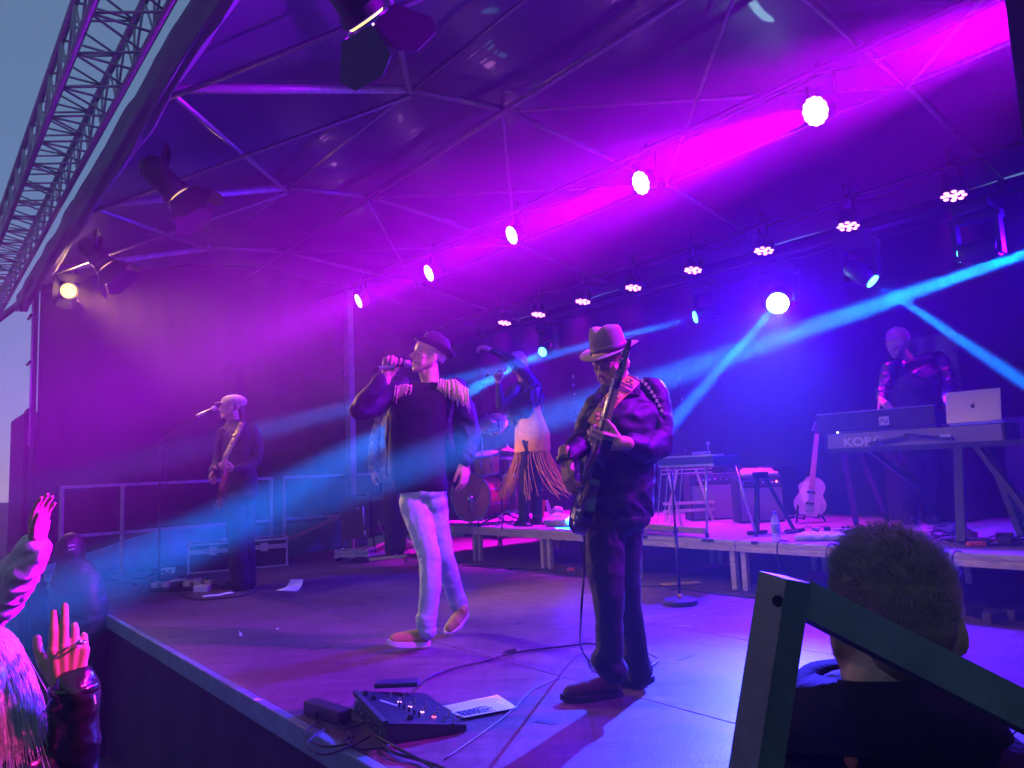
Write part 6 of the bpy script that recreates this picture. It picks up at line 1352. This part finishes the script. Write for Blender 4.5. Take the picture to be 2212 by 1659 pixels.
a, b = onz(1188, 1137, .4), onz(1228, 1139, .4); blob([a, b, b + V((.0, .08, .05)), a + V((.05, .08, .06)), a + V((.1, .08, .14))], .06, 'towel', tow, 'bright heap of white towel on the riser edge by the bassist hand', 'towel', sq=.8)
t = thing('tissue_box', 'small red and white packet standing on the riser behind the bright towel', 'packet', onz(1185, 1120, .4)); p = onz(1185, 1122, .4)
MB().box(p + V((-.06, .1, .13)), (.05, .03, .22), M=Matrix.Rotation(.12, 3, 'Y')).obj('red_part', mat('red_card', (.7, .10, .08), .5), t); MB().box(p + V((.01, .1, .14)), (.05, .02, .20), M=Matrix.Rotation(-.25, 3, 'Y')).obj('white_part', mat('pale_paper', (.7, .7, .75)), t)
rg = random.Random(77)
# cable tangle, pedals and small boxes on the riser at the right
for i in range(16):
    px_ = rg.uniform(1745, 2190); c = onz(px_, rg.uniform(1140, 1158)+(px_-1745)*.05, .41); w = rg.uniform(.05, .12)
    if 1780 < px_ < 1960 and i % 2: continue
    MB().box(c + V((0, 0, .02)), (w, w*.7, rg.uniform(.03, .06)), rg.uniform(0, 3), bev=.006).obj('effect_pedal', [tol, edge_m, mat('pink_pedal', (.5, .3, .4), .4), case_m][i % 4], label='small pedal or adapter box in the cable tangle on the right half of the riser', cat='pedal', group='pedals and boxes between the cables on the riser')
for i in range(22):
    px_ = rg.uniform(1740, 2200); base = onz(px_, rg.uniform(1140, 1160)+(px_-1745)*.05, .412); pts = [base]; a = rg.uniform(0, 6)
    for j in range(7): a += rg.uniform(-.9, 1.1); q = pts[-1] + V((cos(a)*.11, sin(a)*.06, 0)); q.z = .412+max(0, rg.gauss(0, .03)); pts.append(q)
    dropc('riser_cable', pts, rg.choice((.004, .006)), rub, 'black cable looping in the tangle on the right half of the riser', group='cables tangled on the riser')
for i, (x0, x1) in enumerate(((1300, 1345), (1220, 1300), (1570, 1640))):
    pass
MB().box(onz(2113, 1182, .4) + V((0, .02, .02)), (.105, .05, .03), -.1, bev=.006).obj('orange_tag', mat('orange_plug', (.75, .12, .04), .5), label='orange-red connector block lying by the right leg of the keyboard stand', cat='connector')
MB().box(onz(1233, 1234, 0) + V((0, 0, .02)), (.07, .03, .03), .1, bev=.005).obj('orange_plug', mat('orange_plug', (.75, .12, .04)), label='small orange plug under the riser behind the bassist', cat='connector')
MB().box(onz(1470, 1262, 0) + V((0, 0, .006)), (.33, .09, .012), .1, bev=.003).obj('plank_offcut', mat('tan_board', (.45, .30, .14), .7, var=.2), label='tan strip of board on the brown floor under the riser', cat='board')
for x0, y0, x1, y1, lab in ((940, 1212, 1230, 1238, 'thin cable on the dark strip under the riser, behind the jeans'), (1230, 1240, 1340, 1256, 'cable bundle under the riser near the bassist'), (1370, 1262, 1640, 1292, 'cable along the dark strip left of the green rail post'), (1000, 1222, 1200, 1232, 'short loose cable left of the riser legs')):
    A, B = onz(x0, y0, .01), onz(x1, y1, .01); dropc('floor_cable', [A.lerp(B, s/9) + V((rg.gauss(0, .03), rg.gauss(0, .05), 0)) for s in range(10)], .006, rub, lab)
for (x0, y0, lab) in ((868, 1134, 'cable hanging over the riser edge by the drum end'), (1255, 1143, 'cable hanging over the riser edge behind the bassist'), (1682, 1172, 'cable hanging over the riser edge by the water bottle'), (1788, 1180, 'cable hanging over the riser edge by the towel'), (2060, 1196, 'cable hanging over the riser edge below the keyboard leg')):
    A = onz(x0, y0, .405); dropc('hanging_cable', [A + N*.12, A + N*.02 + V((0, 0, .01)), A - N*.03 + V((.0, 0, -.05)), A - N*.035 + V((.02, 0, -.22)), A + V((.10, .02, -.395))], .006, rub, lab)
# ------------------------------------------------------------------ on the deck
# vocal effect unit at the front edge
c0_ = {'bl': onz(762, 1500, .085), 'fl': onz(835, 1618, .0), 'fr': onz(1010, 1585, .0), 'br': onz(905, 1492, .03)}
A = onz(832, 1612, 0); B = onz(1008, 1582, 0); dx = (B-A).normalized(); Ln = .40; dy_ = V((-dx.y, dx.x, 0))
A2 = onz(765, 1535, 0); sdv = (A2-A); W_ = sdv.length; wy = sdv.normalized(); 
t = thing('floor_effects_unit', 'black wedge shaped floor effects unit with rows of lit buttons at the stage edge', 'effects unit', A)
D_ = (B-A).length; z1 = .085; z0 = .03
QE = lambda a, b, z=None: A + dx*(a*D_) + wy*(b*W_) + V((0, 0, (z1+(z0-z1)*a) if z is None else z))
unit = mat('black_powder_coat', (.018, .018, .02), .45, var=.2, vscale=30, bump=.15, bscale=300)
k = MB(); k.add([QE(0, 0, .004), QE(1, 0, .004), QE(1, 1, .004), QE(0, 1, .004), QE(.03, 0), QE(1, 0), QE(1, 1), QE(.03, 1)], [(0, 3, 2, 1), (4, 5, 6, 7), (0, 1, 5, 4), (1, 2, 6, 5), (2, 3, 7, 6), (3, 0, 4, 7)]); k.obj('housing', unit, t)
upn = (QE(1, 0)-QE(0, 0)).cross(QE(0, 1)-QE(0, 0)).normalized(); 
if upn.z < 0: upn = -upn
ledw = mat('lit_violet_ring', (.6, .3, .7), .3, emis=(.7, .25, 1), estr=6); ledr = mat('lit_red_ring', (.8, .1, .1), .3, emis=(1, .06, .08), estr=8); offr = mat('grey_ring', (.3, .3, .33), .3, .6)
nb = [(.97, .10), (.86, .03), (.78, .10), (.90, .22), (.70, .20), (.83, .35), (.62, .34), (.76, .50), (.54, .50), (.68, .64), (.47, .65), (.60, .80), (.42, .82)]
for i, (a, b) in enumerate(nb):
    p_ = QE(a, b); lit = ledr if i == 4 else (ledw if i in (8, 10, 6) else offr)
    MB().lathe(p_, upn, [(.0085, 0), (.0085, .003)], 14).obj('button_ring', lit, t); MB().lathe(p_ + upn*.003, upn, [(.0045, 0), (.0045, .012), (.0055, .013), (.0055, .018)], 12).obj('foot_switch', chrome, t, smooth=40)
for i in range(5): p_ = QE(.40+.028*i, .50-.075*i); MB().box(p_ + upn*.009, (.009, .009, .02)).obj('fader_knob', black, t)
for (a, b) in ((.10, .86), (.16, .72), (.36, .12)): MB().lathe(QE(a, b), upn, [(.013, 0), (.011, .018)], 14).obj('rotary_knob', black, t, smooth=40)
MB().lathe(QE(.05, .96), upn, [(.004, 0), (.003, .005)], 8).obj('status_light', mat('lit_green_dot', (.3, .9, .4), .3, emis=(.3, 1, .35), estr=14), t)
k = MB(); k.add([QE(.24, .72)+upn*.001, QE(.40, .55)+upn*.001, QE(.37, .50)+upn*.001, QE(.22, .66)+upn*.001], [(0, 1, 2, 3)]); k.obj('name_strip', mat('pale_print', (.5, .5, .6)), t, thick=.0006)
k = MB(); k.bar(QE(.015, .02, z1-.004), QE(.015, .98, z1-.004), .022, .02); k.obj('rear_ridge', mat('dusty_black_edge', (.05, .045, .04), .7), t)
MB().box(QE(-.005, .88, z1-.022), (.003, .03, .012), math.atan2(wy.y, wy.x)-pi/2).obj('emblem_plate', white_print, t)
for i in range(7): MB().lathe(QE(.0, .12+.11*i, .035), -dx, [(.006, 0), (.006, .012 if i % 2 else .004)], 8).obj('socket', chrome, t)
# foot pedal board beyond it, power block, cables
A = onz(812, 1492, .055); B = onz(905, 1488, .055); MB().box((A+B)/2 + V((0, 0, .03)), ((B-A).length, .085, .022), math.atan2((B-A).y, (B-A).x), bev=.006).obj('foot_pedal', mat('blue_black_pedal', (.03, .03, .06), .4), label='flat dark pedal at the far edge of the floor effects unit', cat='pedal')
A = onz(672, 1545, 0); B = onz(738, 1568, 0); t = thing('power_block', 'small dark power block left of the floor effects unit', 'power supply', A); rr = math.atan2((B-A).y, (B-A).x); MB().box((A+B)/2 + V((0, .02, .032)), ((B-A).length+.04, .07, .06), rr, bev=.008).obj('housing', mat('dark_plum_plastic', (.04, .02, .03), .5), t)
for i in range(3): MB().box((A+B)/2 + V((-.04+.05*i, -.018, .03)), (.02, .008, .03), rr).obj('socket', black, t)
sets = [[(735, 1565), (760, 1600), (700, 1612), (660, 1585), (690, 1560), (740, 1575), (790, 1560)], [(700, 1575), (665, 1605), (700, 1630), (760, 1610), (800, 1590)], [(775, 1540), (730, 1525), (715, 1545), (770, 1560)], [(820, 1605), (850, 1625), (900, 1640), (960, 1660), (1000, 1690)], [(765, 1590), (745, 1600), (780, 1618), (840, 1612)], [(810, 1590), (870, 1622), (930, 1655), (980, 1700)]]
for i, s_ in enumerate(sets): dropc('floor_cable', [onz(x_, y_, .012+.01*(j % 2)) for j, (x_, y_) in enumerate(s_)], .0045 if i < 3 else .006, rub, ['cable coiled tightest beside the power block', 'cable loop hanging over the teal stage edge', 'small cable loop between power block and effects unit', 'cable running from the effects unit to the bottom edge of the picture', 'short cable under the left side of the effects unit', 'second cable leaving the effects unit toward the bottom edge'][i])
dropc('instrument_cable', [onz(905, 1480, .05), onz(930, 1462, .01), onz(985, 1442, .01), onz(1060, 1424, .01), onz(1100, 1410, .02), onz(1115, 1403, .03), onz(1098, 1406, .02), onz(1090, 1412, .01), onz(1150, 1404, .01), onz(1220, 1396, .01), onz(1265, 1390, .01), onz(1290, 1392, .01)], .0055, rub, 'long black cable curving across the deck from the pedal to the bassist feet')
dropc('instrument_cable', [ony(1262, 1150, 3.25), ony(1262, 1230, 3.25), ony(1255, 1330, 3.3), onz(1256, 1400, .03), onz(1290, 1440, .02), onz(1340, 1450, .01), onz(1400, 1440, .01), onz(1422, 1425, .02), onz(1402, 1412, .03)], .0055, rub, 'cable hanging from the bass guitar down to the shoes')
dropc('thin_cable', [onz(1215, 1462, .006), onz(1150, 1490, .006), onz(1110, 1530, .006), onz(1060, 1570, .006), onz(960, 1640, .006)], .003, mat('grey_thin_cable', (.08, .07, .1), .5), 'thin faint cable lying across the deck in front of the bassist shoes')
# set list and papers
pap = mat('white_paper', (.72, .72, .76), .8, var=.05, vscale=10)
def paper(q4, label, lines=0, lift=.006, z=.003, nm='paper_sheet', curl=None):
    a, b, c, d = [onz(x_, y_, z) for x_, y_ in q4]; t = thing(nm, label, 'paper', (a+b+c+d)/4)
    def fn(s, u):
        p_ = (a*(1-s)+b*s)*(1-u) + (d*(1-s)+c*s)*u; return p_ + V((0, 0, lift*(.5+.5*noise.noise(V((s*3, u*3, a.x*5)))) + (curl(s, u) if curl else 0)))
    MB().grid(fn, 14, 14).obj('sheet', pap, t, smooth=True, thick=.0006)
    if lines:
        k = MB(); rg = random.Random(2)
        for i in range(lines):
            s = .20+.70*i/lines; w = rg.uniform(.25, .6); u = .08
            while u < .08+w:
                l = rg.uniform(.03, .10); p0, p1 = fn(s, u), fn(s, u+l); k.bar(p0 + V((0, 0, .0016)), p1 + V((0, 0, .0016)), .0045, .0006); u += l+.02
        k.obj('printed_lines', mat('print_ink', (.03, .03, .04), .7), t)
    return t
paper([(955, 1527), (1000, 1554), (1118, 1530), (1075, 1502)], 'set list sheet with printed lines right of the effects unit', lines=0)
t = paper([(968, 1540), (1000, 1553), (1112, 1532), (1078, 1516)], 'upper set list sheet covered with rows of printed words', lines=13, z=.008)
t['label'] = 'upper of two overlapping set list sheets, covered with printed rows'
paper([(435, 1289), (500, 1279), (507, 1283), (440, 1292)], 'pale sheet at the foot of the left pedalboard', lift=.012)
paper([(597, 1276), (628, 1268), (655, 1268), (640, 1279)], 'crumpled paper with a raised corner in the middle left of the deck', curl=lambda s, u: .07*s**4)
for i, q in enumerate(([(516, 1364), (522, 1368), (524, 1376), (517, 1376)], [(595, 1360), (600, 1357), (604, 1361), (598, 1361)], [(545, 1513), (556, 1510), (566, 1514), (552, 1516)])):
    paper(q, ['tiny torn white scrap on the left of the deck', 'smallest white scrap on the deck left of the singer', 'dark little leaf-like scrap near the front edge'][i], lift=.01, nm='scrap')
MB().box(onz(1480, 1352, .002), (.09, .012, .003), -.6).obj('joint_plate', edge_m, label='small pale metal catch in the deck joint right of the bassist', cat='catch')
# pedalboard of the left guitarist
pbc = onz(395, 1276, 0); t = thing('pedalboard', 'pedalboard full of small effect pedals in front of the flat-capped guitarist', 'pedalboard', pbc)
MB().box(pbc + V((0, .1, .02)), (.62, .34, .03), -.1, bev=.005).obj('board', case_m, t)
for i in range(11):
    x_ = -.26+.105*(i % 6); y_ = .02+.16*(i//6); MB().box(pbc + V((x_, y_+.0, .065)), (.075, .11, .05), -.1, bev=.008).obj('effect_pedal', [edge_m, mat('pink_pedal', (.5, .3, .4)), tol, mat('cream_pedal', (.55, .5, .4), .4)][i % 4], t); MB().lathe(pbc + V((x_, y_-.02, .09)), (0, 0, 1), [(.008, 0), (.008, .012)], 8).obj('foot_switch', chrome, t)
MB().box(onz(437, 1278, 0) + V((0, 0, .03)), (.14, .10, .06), 0, bev=.008).obj('lyric_box', mat('pale_paper', (.7, .7, .75)), label='pale box beside the left pedalboard', cat='box')
for i, s_ in enumerate(([(350, 1258), (330, 1240), (300, 1250), (260, 1240), (220, 1225), (205, 1200)], [(360, 1270), (420, 1294), (480, 1292), (530, 1285), (560, 1275)], [(350, 1275), (310, 1252), (290, 1260), (240, 1250), (215, 1235)])):
    dropc('floor_cable', [onz(x_, y_, .01) for x_, y_ in s_], .007, rub, ['black cable snaking from the boom stand to the railing corner', 'black cable looping round the left pale sheet', 'second cable toward the daylight-teal tarpaulin'][i])
t = thing('socket_strip', 'small pale junction box on the floor behind the left boom stand', 'junction box', onz(365, 1240, 0)); MB().box(onz(365, 1240, 0) + V((0, 0, .04)), (.16, .08, .07), .1, bev=.01).obj('housing', mat('pale_paper', (.7, .7, .75)), t)
for dx_ in (-.04, .03): MB().lathe(onz(365, 1240, 0) + V((dx_, -.042, .04)), (0, -1, 0), [(.016, 0), (.016, .003)], 12).obj('socket', black, t)
# white roadie boxes under riser right
for i, (x_, y_) in enumerate(((2100, 1330), (2150, 1345), (2195, 1338))): MB().box(onz(x_, y_, 0) + V((0, 0, .035)), (.12, .07, .06), .2*i, bev=.008).obj('adapter_box', tol, label=['leftmost small dark adapter box under the right end of the riser', 'middle small dark adapter box under the right end of the riser', 'rightmost small dark adapter box under the right end of the riser'][i], cat='box', group='adapter boxes under the riser')
# ------------------------------------------------------------------ steel stair rail close to the camera
Y = .86; rg_ = mat('green_grey_painted_steel', (.075, .108, .108), .5, .1, var=.3, vscale=14, bump=.06, bscale=120)
t = thing('stair_rail', 'dark green-grey square steel rail with a bolt hole, close to the camera', 'railing', ony(1640, 1659, Y))
topc = ony(1693, 1262, Y); botc = topc + (ony(1632, 1659, Y)-topc)*2.6; w_ = .034
MB().bar(botc, topc + (topc-botc).normalized()*.008, .034, .046, up=(.35, -.93, 0)).obj('post', rg_, t)
hd = (topc-botc).normalized(); MB().lathe(topc - hd*.014 + V((-.012, -.021, 0)), (-.25, -.97, 0), [(.0062, 0), (.0062, .0045)], 16).obj('bolt_hole', joint, t)
a = ony(1725, 1290, Y+.01); b = ony(2212, 1538, Y-.02); MB().bar(a, a + (b-a)*1.6, .040, .032, up=(.0, -1, .2)).obj('sloping_handrail', rg_, t)

# marks of use on the deck: strips of black gaffer tape
for i, (x_, y_, l_, a_, lab) in enumerate(((690, 1400, .16, .4, 'short strip of black tape stuck on the left part of the deck'), (1120, 1345, .12, 1.2, 'small strip of black tape on the deck right of the orange shoes'), (1180, 1560, .10, -.5, 'little strip of black tape on the deck below the bassist toe'), (820, 1290, .14, 0.1, 'thin strip of black tape behind the walking singer'), (1480, 1420, .15, .8, 'strip of black tape on the deck between bassist and green post'))):
    MB().box(onz(x_, y_, .0012), (l_, .03, .0012), a_).obj('tape_strip', tape_m, label=lab, cat='tape')
